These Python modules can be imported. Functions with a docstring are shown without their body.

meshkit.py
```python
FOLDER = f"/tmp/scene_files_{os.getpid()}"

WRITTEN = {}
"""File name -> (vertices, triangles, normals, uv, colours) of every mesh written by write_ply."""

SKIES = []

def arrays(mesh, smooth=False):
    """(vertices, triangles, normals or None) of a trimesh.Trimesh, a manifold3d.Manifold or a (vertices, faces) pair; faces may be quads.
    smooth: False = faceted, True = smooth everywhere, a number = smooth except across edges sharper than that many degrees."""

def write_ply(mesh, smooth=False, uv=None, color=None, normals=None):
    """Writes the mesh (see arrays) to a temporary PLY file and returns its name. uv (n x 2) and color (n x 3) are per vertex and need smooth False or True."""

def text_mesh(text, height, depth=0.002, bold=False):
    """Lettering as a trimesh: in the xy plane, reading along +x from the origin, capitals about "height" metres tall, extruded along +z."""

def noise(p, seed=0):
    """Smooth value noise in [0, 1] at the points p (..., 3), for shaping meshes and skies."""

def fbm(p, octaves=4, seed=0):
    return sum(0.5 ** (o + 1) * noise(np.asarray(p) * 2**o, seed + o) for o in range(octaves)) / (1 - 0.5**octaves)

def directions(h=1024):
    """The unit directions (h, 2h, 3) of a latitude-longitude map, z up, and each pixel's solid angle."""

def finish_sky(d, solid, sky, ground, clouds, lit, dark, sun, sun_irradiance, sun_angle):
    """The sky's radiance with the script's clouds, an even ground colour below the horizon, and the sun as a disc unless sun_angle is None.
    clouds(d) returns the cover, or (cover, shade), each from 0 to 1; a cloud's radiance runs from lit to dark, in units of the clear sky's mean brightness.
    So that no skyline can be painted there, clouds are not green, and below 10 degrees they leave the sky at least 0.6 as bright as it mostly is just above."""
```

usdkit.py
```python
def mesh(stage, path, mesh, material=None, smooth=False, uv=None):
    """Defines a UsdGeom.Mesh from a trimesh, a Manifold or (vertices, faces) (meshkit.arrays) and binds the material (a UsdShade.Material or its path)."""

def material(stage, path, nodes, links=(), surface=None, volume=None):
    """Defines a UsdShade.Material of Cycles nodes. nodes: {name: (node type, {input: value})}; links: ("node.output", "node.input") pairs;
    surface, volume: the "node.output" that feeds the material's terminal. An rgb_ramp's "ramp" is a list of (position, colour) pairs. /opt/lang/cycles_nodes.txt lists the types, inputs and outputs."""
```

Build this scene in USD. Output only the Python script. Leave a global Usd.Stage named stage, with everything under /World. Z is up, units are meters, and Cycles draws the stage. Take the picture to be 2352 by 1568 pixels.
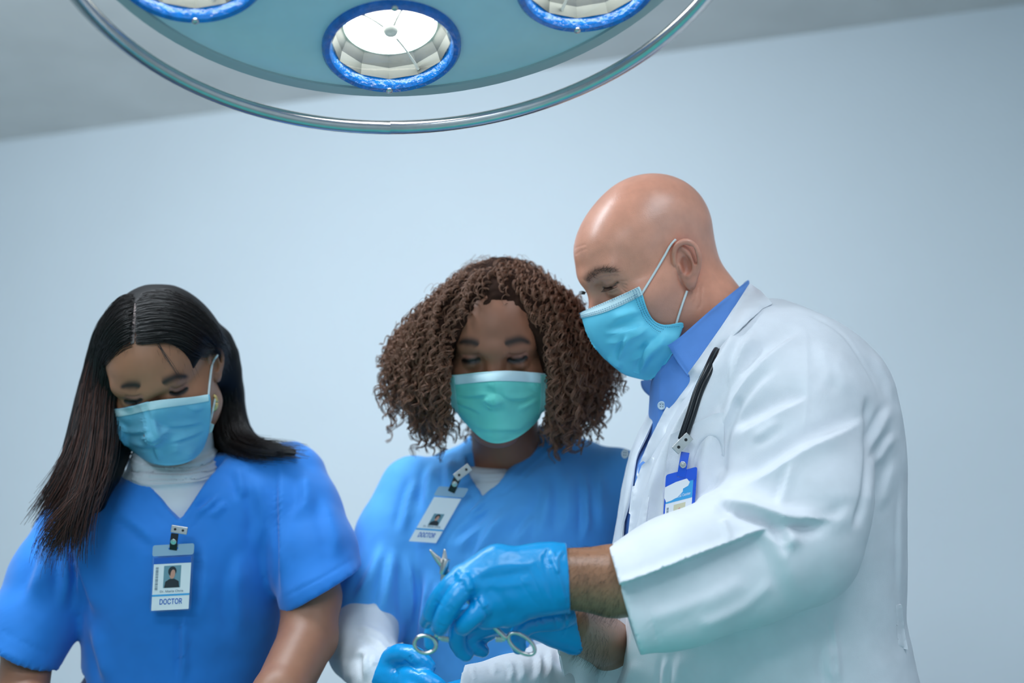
import math, random
import numpy as np, trimesh, usdkit, meshkit
from pxr import Usd, UsdGeom, UsdLux, UsdShade, Gf, Sdf, Vt
from scipy import sparse, ndimage
from scipy.interpolate import RectBivariateSpline, PchipInterpolator, CubicSpline
from scipy.spatial import cKDTree, Delaunay
import shapely
from shapely.geometry import Polygon

# ------------------------------------------------------------------ camera, lights, exposure
stage = Usd.Stage.CreateInMemory()
UsdGeom.SetStageUpAxis(stage, UsdGeom.Tokens.z)
UsdGeom.SetStageMetersPerUnit(stage, 1.0)
world = UsdGeom.Xform.Define(stage, '/World')
stage.SetDefaultPrim(world.GetPrim())
UsdGeom.Scope.Define(stage, '/World/Looks')

PITCH, EYE, FPX = math.radians(11.0), 1.15, 2352 * 50 / 36.0
cam = UsdGeom.Camera.Define(stage, '/World/camera')
cam.AddTranslateOp().Set(Gf.Vec3d(0, 0, EYE))
cam.AddRotateXOp().Set(90 + math.degrees(PITCH))
cam.CreateFocalLengthAttr(50.0)
cam.CreateHorizontalApertureAttr(36.0)
cam.CreateVerticalApertureAttr(24.0)
cam.CreateFStopAttr(2.2)
cam.CreateFocusDistanceAttr(1.80)
cam.CreateClippingRangeAttr(Gf.Vec2f(0.05, 50))
cam.CreateExposureAttr(-0.30)

def rect_light(name, loc, rot, w, h, power, color):
    l = UsdLux.RectLight.Define(stage, '/World/' + name)
    l.AddTranslateOp().Set(Gf.Vec3d(*loc)); l.AddRotateXYZOp().Set(Gf.Vec3f(*rot))
    l.CreateWidthAttr(w); l.CreateHeightAttr(h); l.CreateIntensityAttr(power); l.CreateColorAttr(Gf.Vec3f(*color))
    return l

# ceiling panels of the operating room (they hang out of the frame), pointing straight down
rect_light('ceiling_panel_light', (-0.75, 0.35, 2.56), (0, 0, 0), 1.2, 0.6, 10, (0.82, 0.92, 1.0))
rect_light('ceiling_panel_light_001', (0.62, 0.8, 2.56), (0, 0, 0), 0.6, 1.2, 7, (0.84, 0.92, 1.0))
rect_light('ceiling_panel_light_002', (-0.9, -1.1, 2.56), (0, 0, 0), 1.2, 0.6, 20, (0.80, 0.92, 1.0))
# an added, unseen fill light, no fixture of the room, tipped to brighten the far wall
rect_light('added_wall_fill_light', (-0.74, 1.80, 2.34), (58, 0, 12), 1.0, 0.4, 31, (0.82, 0.92, 1.0))

# ------------------------------------------------------------------ frames: "cam frame" = x right, y depth, z up of the tilted camera
CP, SP = math.cos(PITCH), math.sin(PITCH)
def to_world(p):
    p = np.asarray(p, float)
    return np.stack([p[..., 0], p[..., 1] * CP - p[..., 2] * SP, EYE + p[..., 1] * SP + p[..., 2] * CP], -1)
def to_cam(w):
    w = np.asarray(w, float); z = w[..., 2] - EYE
    return np.stack([w[..., 0], w[..., 1] * CP + z * SP, -w[..., 1] * SP + z * CP], -1)
def pc(x, y, d):
    return np.array([(x - 1176) / FPX * d, d, (784 - y) / FPX * d])
def proj(v):
    return np.stack([1176 + FPX * v[:, 0] / v[:, 1], 784 - FPX * v[:, 2] / v[:, 1]], 1)
def cut_left(px_curve, d):
    """A region left of a curve (px, y downwards), through the whole depth."""
    c = np.array(sorted([((784 - y) / FPX * d, (x - 1176) / FPX * d) for x, y in px_curve]))
    P = PchipInterpolator(c[:, 0], c[:, 1])
    return lambda X, Y, Z: (P(np.clip(Z, c[0, 0], c[-1, 0])).astype(f32) - X)
def plane(c, n):
    n = np.asarray(n, float) / np.linalg.norm(n); k = float(np.asarray(c) @ n)
    return lambda X, Y, Z: X * f32(n[0]) + Y * f32(n[1]) + Z * f32(n[2]) - f32(k)
def neckline(left, right, d, dmax):
    """The open wedge of a neckline, between two edges drawn in px, cut no deeper than dmax."""
    a, b = cut_left(left, d), cut_left(right, d)
    pts = np.array([pc(x, y, d) for x, y in list(left) + list(right)])
    zt = pts[:, 2].max()
    return (lambda X, Y, Z: np.maximum(np.maximum(a(X, Y, Z), -b(X, Y, Z)), np.maximum(Y - f32(dmax), Z - f32(zt + 0.05))) , np.r_[pts[:, 0].min() - .02, 1.3, pts[:, 2].min()], np.r_[pts[:, 0].max() + .02, dmax, zt + 0.06])
def unit(v):
    v = np.asarray(v, float); return v / np.linalg.norm(v)
def lin(r, g, b):
    c = np.array([r, g, b]) / 255.0
    return np.where(c <= 0.04045, c / 12.92, ((c + 0.055) / 1.055) ** 2.4)
f32 = np.float32

# ------------------------------------------------------------------ implicit modelling
class Field:
    def __init__(s, lo, hi, h):
        s.h = h
        s.ax = [np.arange(lo[d], hi[d] + h, h, dtype=f32) for d in range(3)]
        s.f = np.full([len(a) for a in s.ax], 0.5, f32)
    def _cut(s, lo, hi, m):
        sl = []
        for d in range(3):
            a = int(np.searchsorted(s.ax[d], lo[d] - m)); b = int(np.searchsorted(s.ax[d], hi[d] + m))
            sl.append(slice(a, max(b, a)))
        return tuple(sl), s.ax[0][sl[0]][:, None, None], s.ax[1][sl[1]][None, :, None], s.ax[2][sl[2]][None, None, :]
    def add(s, prim, k=0.0):
        fn, lo, hi = prim
        sl, X, Y, Z = s._cut(lo, hi, max(k, 0.03) + 2 * s.h)
        a = s.f[sl]
        if a.size == 0: return s
        d = np.broadcast_to(fn(X, Y, Z), a.shape)
        if k > 0:
            q = np.maximum(k - np.abs(a - d), 0) / k
            s.f[sl] = np.minimum(a, d) - q * q * (k * 0.25)
        else:
            s.f[sl] = np.minimum(a, d)
        return s
    def cut(s, prim, k=0.0):
        fn, lo, hi = prim
        sl, X, Y, Z = s._cut(lo, hi, 1.4 * k + 2 * s.h)
        a = s.f[sl]
        if a.size == 0: return s
        d = -np.broadcast_to(fn(X, Y, Z), a.shape)
        if k > 0:
            q = np.maximum(k - np.abs(a - d), 0) / k
            s.f[sl] = np.maximum(a, d) + q * q * (k * 0.25)
        else:
            s.f[sl] = np.maximum(a, d)
        return s
    def clip(s, fn):
        X, Y, Z = s.ax[0][:, None, None], s.ax[1][None, :, None], s.ax[2][None, None, :]
        s.f = np.maximum(s.f, fn(X, Y, Z).astype(f32)); return s
    def chain(s, pts, rad, k=0.008, **kw):
        for i in range(len(pts) - 1):
            s.add(cap(pts[i], pts[i + 1], rad[i], rad[i + 1], **kw), k)
        return s
    def mesh(s, smooth=4):
        for d in range(3):                                          # closed at the edge of its box
            for e in (0, -1):
                sl = [slice(None)] * 3; sl[d] = e
                s.f[tuple(sl)] = np.maximum(s.f[tuple(sl)], s.h)
        return nets(s.f, s.ax, smooth)

def cap(a, b, ra, rb, n=None, flat=1.0):
    a, b = np.asarray(a, float), np.asarray(b, float)
    ba = b - a; L = max(float(ba @ ba), 1e-12)
    def fn(X, Y, Z):
        x, y, z = X - f32(a[0]), Y - f32(a[1]), Z - f32(a[2])
        t = np.clip((x * f32(ba[0]) + y * f32(ba[1]) + z * f32(ba[2])) / f32(L), 0, 1)
        x = x - t * f32(ba[0]); y = y - t * f32(ba[1]); z = z - t * f32(ba[2])
        q = x * x + y * y + z * z
        if n is not None:
            w = x * f32(n[0]) + y * f32(n[1]) + z * f32(n[2])
            q = q + w * w * f32(flat * flat - 1)
        return np.sqrt(np.maximum(q, 0)) - (f32(ra) + t * f32(rb - ra))
    R = max(ra, rb) * max(1, 1 / min(flat, 1))
    return fn, np.minimum(a, b) - R, np.maximum(a, b) + R

def rope(pts, rad, n=24):
    """A smooth tapered rope through points, one primitive."""
    p = np.asarray(pts, float); t = np.r_[0, np.cumsum(np.linalg.norm(np.diff(p, axis=0), axis=1))]
    q = np.linspace(0, t[-1], n); c = CubicSpline(t, p)(q); r = np.interp(q, t, np.broadcast_to(rad, (len(p),)))
    ps = [cap(c[i], c[i + 1], r[i], r[i + 1]) for i in range(n - 1)]
    def fn(X, Y, Z):
        d = None
        for f, _, _ in ps: e = f(X, Y, Z); d = e if d is None else np.minimum(d, e)
        return d
    return fn, np.min([a[1] for a in ps], 0), np.max([a[2] for a in ps], 0)
def ell(c, r, axes=None):
    c, r = np.asarray(c, float), np.asarray(r, float) * np.ones(3)
    A = np.eye(3) if axes is None else np.asarray(axes, float)      # rows: axes
    def fn(X, Y, Z):
        x, y, z = X - f32(c[0]), Y - f32(c[1]), Z - f32(c[2])
        k0 = 0; k1 = 0
        for i in range(3):
            w = (x * f32(A[i, 0]) + y * f32(A[i, 1]) + z * f32(A[i, 2])) / f32(r[i])
            k0 = k0 + w * w; k1 = k1 + (w / f32(r[i])) ** 2
        k0 = np.sqrt(k0); k1 = np.sqrt(np.maximum(k1, 1e-12))
        return k0 * (k0 - 1) / np.maximum(k1, 1e-6)
    e = np.sqrt(((A * r[:, None]) ** 2).sum(0))
    return fn, c - e, c + e

def loft(rows, n=2.4):
    """rows: (py, xl, xr, depth, half thickness), a stack of rounded sections as seen from the front."""
    R = sorted([((784 - py) / FPX * d, (xl - 1176) / FPX * d, (xr - 1176) / FPX * d, d, t) for py, xl, xr, d, t in rows])
    R = np.array(R)
    P = [PchipInterpolator(R[:, 0], R[:, i]) for i in (1, 2, 3, 4)]
    z0, z1 = R[0, 0], R[-1, 0]
    def fn(X, Y, Z):
        zz = np.clip(Z, z0, z1)
        l, r, d, t = [p(zz).astype(f32) for p in P]
        cx, a = (l + r) / 2, np.maximum((r - l) / 2, 1e-3)
        q = ((np.abs(X - cx) / a) ** n + (np.abs(Y - d) / t) ** n) ** f32(1 / n)
        e = (q - 1) * np.minimum(a, t)
        return np.maximum(e, np.maximum(Z - f32(z1), f32(z0) - Z))
    lo = [R[:, 1].min(), (R[:, 3] - R[:, 4]).min(), z0]; hi = [R[:, 2].max(), (R[:, 3] + R[:, 4]).max(), z1]
    return fn, np.array(lo), np.array(hi)

EDGES = [(a, b) for a in range(8) for b in range(a + 1, 8) if bin(a ^ b).count('1') == 1]
class M:
    """A mesh in the making: vertices (cam frame), triangles, colours."""
    def __init__(s, v, f, c=None): s.v, s.f, s.c = np.asarray(v, float), np.asarray(f, int), c
    def normals(s):
        n = np.zeros_like(s.v); v, f = s.v, s.f
        fc = np.cross(v[f[:, 1]] - v[f[:, 0]], v[f[:, 2]] - v[f[:, 0]])
        for k in range(3):
            for d in range(3): n[:, d] += np.bincount(f[:, k], fc[:, d], len(v))
        return n / np.maximum(np.linalg.norm(n, axis=1, keepdims=True), 1e-20)
    def copy(s): return M(s.v.copy(), s.f.copy(), None if s.c is None else s.c.copy())
    def moved(s, o, axes): # local coordinates -> cam frame, rows of axes are the local axes
        return M(np.asarray(o) + s.v @ np.asarray(axes), s.f if np.linalg.det(axes) > 0 else s.f[:, ::-1], s.c)
    def colour(s, c): s.c = np.tile(np.asarray(c, float), (len(s.v), 1)); return s
def join(*ms):
    v, f, c, o = [], [], [], 0
    for m in ms:
        v.append(m.v); f.append(m.f + o); o += len(m.v)
        c.append(m.c if m.c is not None else np.ones_like(m.v))
    return M(np.vstack(v), np.vstack(f), np.vstack(c) if any(m.c is not None for m in ms) else None)
def tm(m): return M(np.array(m.vertices), np.array(m.faces))

def relax(v, f, it, lam=0.5, mu=-0.52):
    if not it: return v
    n = len(v)
    e = np.vstack([f[:, [0, 1]], f[:, [1, 2]], f[:, [2, 0]]])
    A = sparse.coo_matrix((np.ones(len(e)), (e[:, 0], e[:, 1])), (n, n)).tocsr()
    A = ((A + A.T) > 0).astype(float)
    D = sparse.diags(1 / np.maximum(np.asarray(A.sum(1)).ravel(), 1)); W = D @ A
    for i in range(it):
        v = v + lam * (W @ v - v)
        if mu: v = v + mu * (W @ v - v)
    return v

def nets(f, ax, smooth=4):
    s = f < 0
    nx, ny, nz = f.shape
    cnt = np.zeros((nx - 1, ny - 1, nz - 1), np.int8)
    for i, j, k in np.ndindex(2, 2, 2): cnt += s[i:nx - 1 + i, j:ny - 1 + j, k:nz - 1 + k]
    act = (cnt > 0) & (cnt < 8)
    I = np.array(np.nonzero(act)); n = I.shape[1]
    idx = np.full(act.shape, -1, np.int32); idx[act] = np.arange(n)
    off = np.array([[(q >> 2) & 1, (q >> 1) & 1, q & 1] for q in range(8)])
    fv = [f[I[0] + o[0], I[1] + o[1], I[2] + o[2]] for o in off]
    pos, w = np.zeros((n, 3)), np.zeros(n)
    for a, b in EDGES:
        m = (fv[a] < 0) != (fv[b] < 0)
        t = fv[a][m] / (fv[a][m] - fv[b][m])
        pos[m] += off[a] + t[:, None] * (off[b] - off[a]); w[m] += 1
    pos /= w[:, None]
    v = np.stack([ax[d][I[d]] + pos[:, d] * (ax[d][I[d] + 1] - ax[d][I[d]]) for d in range(3)], 1)
    F = []
    for d in range(3):
        o = [q for q in range(3) if q != d]
        sl0 = [slice(None)] * 3; sl1 = [slice(None)] * 3
        sl0[d], sl1[d] = slice(0, -1), slice(1, None)
        for q in o: sl0[q] = sl1[q] = slice(1, -1)
        e0, e1 = s[tuple(sl0)], s[tuple(sl1)]
        E = np.array(np.nonzero(e0 != e1))
        inside = e0[tuple(E)]
        def cell(u, w_):
            c = [E[0], E[1], E[2]]; c[o[0]] = c[o[0]] + u; c[o[1]] = c[o[1]] + w_
            return idx[c[0], c[1], c[2]]
        q = np.stack([cell(0, 0), cell(1, 0), cell(1, 1), cell(0, 1)], 1)
        flip = inside if d != 1 else ~inside
        q[~flip] = q[~flip][:, ::-1]
        F.append(q)
    F = np.vstack(F)
    F = F[(F >= 0).all(1)]
    tri = np.vstack([F[:, [0, 1, 2]], F[:, [0, 2, 3]]])
    return M(relax(v, tri, smooth), tri)

# ------------------------------------------------------------------ sculpting and painting along strokes drawn over the surface
def curve(pts, n=40):
    p = np.asarray(pts, float)
    if len(p) < 3: return np.array([p[0] + (p[-1] - p[0]) * t for t in np.linspace(0, 1, n)])
    t = np.r_[0, np.cumsum(np.linalg.norm(np.diff(p, axis=0), axis=1))]
    return PchipInterpolator(t, p)(np.linspace(0, t[-1], n)) if p.shape[1] > 0 else p
def along(m, pts, w, dr=None, back=False, nrm=None):
    """Vertices near a stroke: indices, signed distance (px, + is right of the stroke's direction), position 0..1 along it."""
    c = curve(pts); q = proj(m.v); W = w * 3.2
    lo, hi = c.min(0) - W, c.max(0) + W
    sel = (q[:, 0] > lo[0]) & (q[:, 0] < hi[0]) & (q[:, 1] > lo[1]) & (q[:, 1] < hi[1])
    if dr is not None: sel &= (m.v[:, 1] > dr[0]) & (m.v[:, 1] < dr[1])
    n = m.normals() if nrm is None else nrm
    if not back: sel &= (n * m.v).sum(1) < 0.15 * m.v[:, 1]
    i = np.nonzero(sel)[0]
    if len(i) == 0: return i, np.zeros(0), np.zeros(0), n
    a, b = c[:-1], c[1:]
    bd = np.full(len(i), 1e9); bs = np.zeros(len(i)); bt = np.zeros(len(i))
    for k in range(len(a)):
        e = b[k] - a[k]; L = max(e @ e, 1e-9)
        r = q[i] - a[k]; t = np.clip((r @ e) / L, 0, 1)
        dv = r - t[:, None] * e; dd = np.linalg.norm(dv, axis=1)
        u = dd < bd
        bd[u] = dd[u]; bs[u] = np.sign(e[0] * r[u, 1] - e[1] * r[u, 0]) * dd[u]; bt[u] = (k + t[u]) / len(a)
    return i, bs, bt, n
def stroke(m, pts, w, h, w2=None, dr=None, taper=(0.15, 0.15), nrm=None):
    """Raises (h > 0) or sinks the surface along a stroke; w, w2: widths in px left and right of it."""
    i, sd, t, n = along(m, pts, max(w, w2 or w), dr, nrm=nrm)
    if len(i) == 0: return m
    wd = np.where(sd > 0, w2 or w, w)
    g = np.exp(-(sd / wd) ** 2)
    e = np.ones(len(t))
    if taper[0] > 0: e *= np.clip(t / taper[0], 0, 1)
    if taper[1] > 0: e *= np.clip((1 - t) / taper[1], 0, 1)
    e = e * e * (3 - 2 * e)
    m.v[i] += n[i] * (g * e * h)[:, None]
    return m
def fold(m, pts, w, h, dr=None, nrm=None, taper=(0.34, 0.34), val=0.5):
    """A cloth fold: a ridge, gentle on its left, steep on its right where a soft valley follows."""
    i, sd, t, n = along(m, pts, w * 1.5, dr, nrm=nrm)
    if len(i) == 0: return m
    g = np.where(sd < 0, np.exp(-(sd / (1.7 * w)) ** 2), np.exp(-(sd / (0.8 * w)) ** 2)) - val * np.exp(-((sd - 1.7 * w) / w) ** 2)
    e = np.clip(t / taper[0], 0, 1) * np.clip((1 - t) / taper[1], 0, 1)
    m.v[i] += n[i] * (g * e * e * (3 - 2 * e) * h)[:, None]
    return m
def step(m, pts, h, ws=7.0, wl=90.0, dr=None, nrm=None, taper=(.12, .12), into=None):
    """A pressed edge: on the right of the stroke the surface drops back at once and comes out again slowly."""
    i, sd, t, n = along(m, pts, max(ws, wl) * .75, dr, into is not None, nrm)
    if len(i) == 0: return m
    g = np.where(sd > 0, -(1 - np.exp(-(np.maximum(sd, 0) / ws) ** 2)) * np.exp(-(np.maximum(sd, 0) / wl) ** 2), .22 * np.exp(-(sd / (2 * ws)) ** 2))
    e = np.clip(t / taper[0], 0, 1) * np.clip((1 - t) / taper[1], 0, 1)
    if into is not None:                                            # pushes the whole front layer back, full at depth into[0], nothing at into[1]
        m.v[i, 1] -= g * e * e * (3 - 2 * e) * h * np.clip((into[1] - m.v[i, 1]) / (into[1] - into[0]), 0, 1)
        return m
    m.v[i] += n[i] * (g * e * e * (3 - 2 * e) * h)[:, None]
    return m
def paint(m, pts, w, col, a=1.0, dr=None, taper=(0.1, 0.1), soft=2.0):
    i, sd, t, n = along(m, pts, w, dr)
    if len(i) == 0: return m
    e = np.clip(np.minimum(t / max(taper[0], 1e-3), (1 - t) / max(taper[1], 1e-3)), 0, 1)
    g = np.exp(-(np.abs(sd) / (w * (0.35 + 0.65 * e))) ** (2 * soft)) * a * np.clip(e * 3, 0, 1)
    m.c[i] = m.c[i] * (1 - g[:, None]) + np.asarray(col) * g[:, None]
    return m
def paint_area(m, poly, col, a=1.0, blur=8, dr=None, back=False):
    P = Polygon(poly); q = proj(m.v); n = m.normals()
    lo = np.min(poly, 0) - 3 * blur; hi = np.max(poly, 0) + 3 * blur
    sel = (q > lo).all(1) & (q < hi).all(1)
    if not back: sel &= (n * m.v).sum(1) < 0
    if dr is not None: sel &= (m.v[:, 1] > dr[0]) & (m.v[:, 1] < dr[1])
    i = np.nonzero(sel)[0]
    if len(i) == 0: return m
    pt = shapely.points(q[i]); dd = shapely.distance(P.exterior, pt) * np.where(shapely.contains(P, pt), 1, -1)
    g = a / (1 + np.exp(-dd / max(blur * 0.4, 1e-3)))
    m.c[i] = m.c[i] * (1 - g[:, None]) + np.asarray(col) * g[:, None]
    return m
def wrinkle(m, scale, amp, seed=0, stretch=(1, 1, 1), dr=None):
    n = m.normals(); q = m.v * np.asarray(stretch) / scale
    m.v += n * ((meshkit.fbm(q + 50, 3, seed) - 0.5) * 2 * amp)[:, None]
    return m

# ------------------------------------------------------------------ sheets lying on a surface
def surf(ms, q, rad=9.0):
    """Depth of the nearest front surface of the meshes at pixels q."""
    V, = [np.vstack([m.v for m in ms])]
    p = proj(V); t = cKDTree(p)
    d, i = t.query(q, k=24)
    z = V[i, 1]; z = np.where((d < rad) | (d <= d[:, :1] + 1e-6), z, 1e3)
    z0 = z.min(1, keepdims=True); w = np.where(z < z0 + 0.012, np.exp(-(d / (rad * 0.6)) ** 2) + 1e-6, 0)
    return (np.where(z < 100, z, 0) * w).sum(1) / w.sum(1)
def sheet(poly, ms, off=0.004, thick=0.0015, step=6.0, smooth=20, fn=None, dfun=None, sc=None):
    """A piece of cloth cut to an outline (px) that lies on the meshes, with an edge of its own."""
    P = Polygon(poly).buffer(0)
    b = P.exterior; nb = max(int(b.length / step), 8)
    B = np.array([b.interpolate(t, normalized=True).coords[0] for t in np.arange(nb) / nb])
    x0, y0, x1, y1 = P.bounds
    gx, gy = np.meshgrid(np.arange(x0, x1, step), np.arange(y0, y1, step * 0.87))
    gx = gx + (np.arange(gx.shape[0]) % 2)[:, None] * step / 2
    G = np.stack([gx.ravel(), gy.ravel()], 1)
    G = G[shapely.contains(P.buffer(-step * 0.55), shapely.points(G))]
    q = np.vstack([B, G]); T = Delaunay(q).simplices
    T = T[shapely.contains(P, shapely.points(q[T].mean(1)))]
    e1, e2 = q[T[:, 1]] - q[T[:, 0]], q[T[:, 2]] - q[T[:, 0]]
    flip = e1[:, 0] * e2[:, 1] - e1[:, 1] * e2[:, 0] > 0
    T[flip] = T[flip][:, ::-1]
    z = dfun(q) if dfun is not None else surf(ms, q)
    z = relax(z[:, None], T, smooth, 0.6, 0)[:, 0] - off
    if fn is not None: z = z + fn(q)
    fr = np.stack([pc_x(q[:, 0], z), z, (784 - q[:, 1]) / FPX * z], 1)
    if sc is not None:
        q = M(fr, T); sc(q); fr = q.v
    return solid(fr, T, thick)
def pc_x(x, d): return (x - 1176) / FPX * d
def solid(v, T, thick):
    """Gives a sheet its thickness: the second face lies away from the first along its normals."""
    m = M(v, T); n = m.normals()
    if (n[:, 1].mean()) > 0: T = T[:, ::-1]; n = -n
    e = np.vstack([T[:, [0, 1]], T[:, [1, 2]], T[:, [2, 0]]])
    key = np.sort(e, 1); k = key[:, 0].astype(np.int64) * len(v) + key[:, 1]
    u, cn = np.unique(k, return_counts=True); E = e[np.isin(k, u[cn == 1])]
    N = len(v)
    F = [T, T[:, ::-1] + N, np.stack([E[:, 1], E[:, 0], E[:, 0] + N], 1), np.stack([E[:, 1], E[:, 0] + N, E[:, 1] + N], 1)]
    return M(np.vstack([v, v - n * thick]), np.vstack(F))
def grid_sheet(ctrl, nu=40, nv=40, thick=0.0012, k=3, fn=None, sc=None):
    """A smooth sheet through a grid of control points (px, py, depth)."""
    C = np.array([[pc(*p) for p in row] for row in ctrl]); a, b = C.shape[:2]
    S = [RectBivariateSpline(np.linspace(0, 1, a), np.linspace(0, 1, b), C[..., d], kx=min(k, a - 1), ky=min(k, b - 1)) for d in range(3)]
    U, V = np.meshgrid(np.linspace(0, 1, nu), np.linspace(0, 1, nv), indexing='ij')
    v = np.stack([s.ev(U.ravel(), V.ravel()) for s in S], 1)
    i, j = np.meshgrid(np.arange(nu - 1), np.arange(nv - 1), indexing='ij')
    q = np.stack([i * nv + j, i * nv + j + 1, (i + 1) * nv + j + 1, (i + 1) * nv + j], -1).reshape(-1, 4)
    T = np.vstack([q[:, [0, 1, 2]], q[:, [0, 2, 3]]])
    n = M(v, T).normals()
    if fn is not None: v = v + n * fn(U.ravel(), V.ravel())[:, None] * (-1 if n[:, 1].mean() > 0 else 1)
    if sc is not None:
        if n[:, 1].mean() > 0: T = T[:, ::-1]
        q = M(v, T); sc(q); v = q.v
    m = solid(v, T, thick); m.grid = (v.reshape(nu, nv, 3), M(v, T).normals().reshape(nu, nv, 3))
    if m.grid[1][..., 1].mean() > 0: m.grid = (m.grid[0], -m.grid[1])
    return m
def band(m, r0, r1, c0, c1, lift=.0009, thick=.0006):
    """A strip of a grid sheet (rows r0..r1, columns c0..c1), lifted a little off it."""
    g, n = m.grid; a, b = g.shape[:2]
    i0, i1, j0, j1 = round(r0 * (a - 1)), round(r1 * (a - 1)), round(c0 * (b - 1)), round(c1 * (b - 1))
    v = (g + n * lift)[i0:i1 + 1, j0:j1 + 1]; p, q_ = v.shape[:2]
    i, j = np.meshgrid(np.arange(p - 1), np.arange(q_ - 1), indexing='ij')
    q = np.stack([i * q_ + j, i * q_ + j + 1, (i + 1) * q_ + j + 1, (i + 1) * q_ + j], -1).reshape(-1, 4)
    return solid(v.reshape(-1, 3), np.vstack([q[:, [0, 1, 2]], q[:, [0, 2, 3]]]), thick)
def stitches(m, lines, lift=.0022, r=.0004):
    g, n = m.grid; a, b = g.shape[:2]; g = g + n * lift
    def at(u, v): return np.array([ndimage.map_coordinates(g[..., d], [[u * (a - 1)], [v * (b - 1)]], order=1)[0] for d in range(3)])
    out = []
    for (u0, v0, u1, v1, k_) in lines:
        for k in range(k_):
            p = [at(u0 + (u1 - u0) * t, v0 + (v1 - v0) * t) for t in (k / k_, (k + .55) / k_)]
            out.append(tube(p, r, 2, 5, False))
    return join(*out)
def tube(pts, r, n=40, sides=12, smooth=True, caps=True):
    p = np.asarray(pts, float)
    if smooth and len(p) > 2:
        t = np.r_[0, np.cumsum(np.linalg.norm(np.diff(p, axis=0), axis=1))]
        R = np.interp(np.linspace(0, t[-1], n), t, np.broadcast_to(r, (len(p),)))
        p = CubicSpline(t, p)(np.linspace(0, t[-1], n))
    else: R = np.broadcast_to(r, (len(p),))
    T = np.gradient(p, axis=0); T /= np.linalg.norm(T, axis=1, keepdims=True) + 1e-12
    a = np.cross(T[0], [0, 0, 1.0] if abs(T[0][2]) < 0.9 else [1.0, 0, 0]); A = []
    for t_ in T:
        a = a - t_ * (a @ t_); a = a / np.linalg.norm(a); A.append(a)
    A = np.array(A); B = np.cross(T, A); g = np.arange(sides) * 2 * np.pi / sides
    v = p[:, None] + R[:, None, None] * (np.cos(g)[None, :, None] * A[:, None] + np.sin(g)[None, :, None] * B[:, None])
    N = len(p); i, j = np.meshgrid(np.arange(N - 1), np.arange(sides), indexing='ij')
    q = np.stack([i * sides + j, i * sides + (j + 1) % sides, (i + 1) * sides + (j + 1) % sides, (i + 1) * sides + j], -1).reshape(-1, 4)
    F = [q[:, [0, 1, 2]], q[:, [0, 2, 3]]]; v = v.reshape(-1, 3)
    if caps:
        v = np.vstack([v, p[0], p[-1]]); j = np.arange(sides)
        F.append(np.stack([np.full(sides, N * sides), (j + 1) % sides, j], 1))
        F.append(np.stack([np.full(sides, N * sides + 1), (N - 1) * sides + j, (N - 1) * sides + (j + 1) % sides], 1))
    return M(v, np.vstack(F))
def rbox(size, r, c=(0, 0, 0)):
    """A box with rounded edges, by hulling spheres."""
    import manifold3d as mf
    s = np.asarray(size) / 2 - r
    sp = [mf.Manifold.sphere(r, 12).translate([sx * s[0], sy * s[1], sz * s[2]]) for sx in (-1, 1) for sy in (-1, 1) for sz in (-1, 1)]
    m = mf.Manifold.batch_hull(sp).translate(list(map(float, c))).to_mesh()
    return M(m.vert_properties[:, :3], m.tri_verts)

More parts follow.
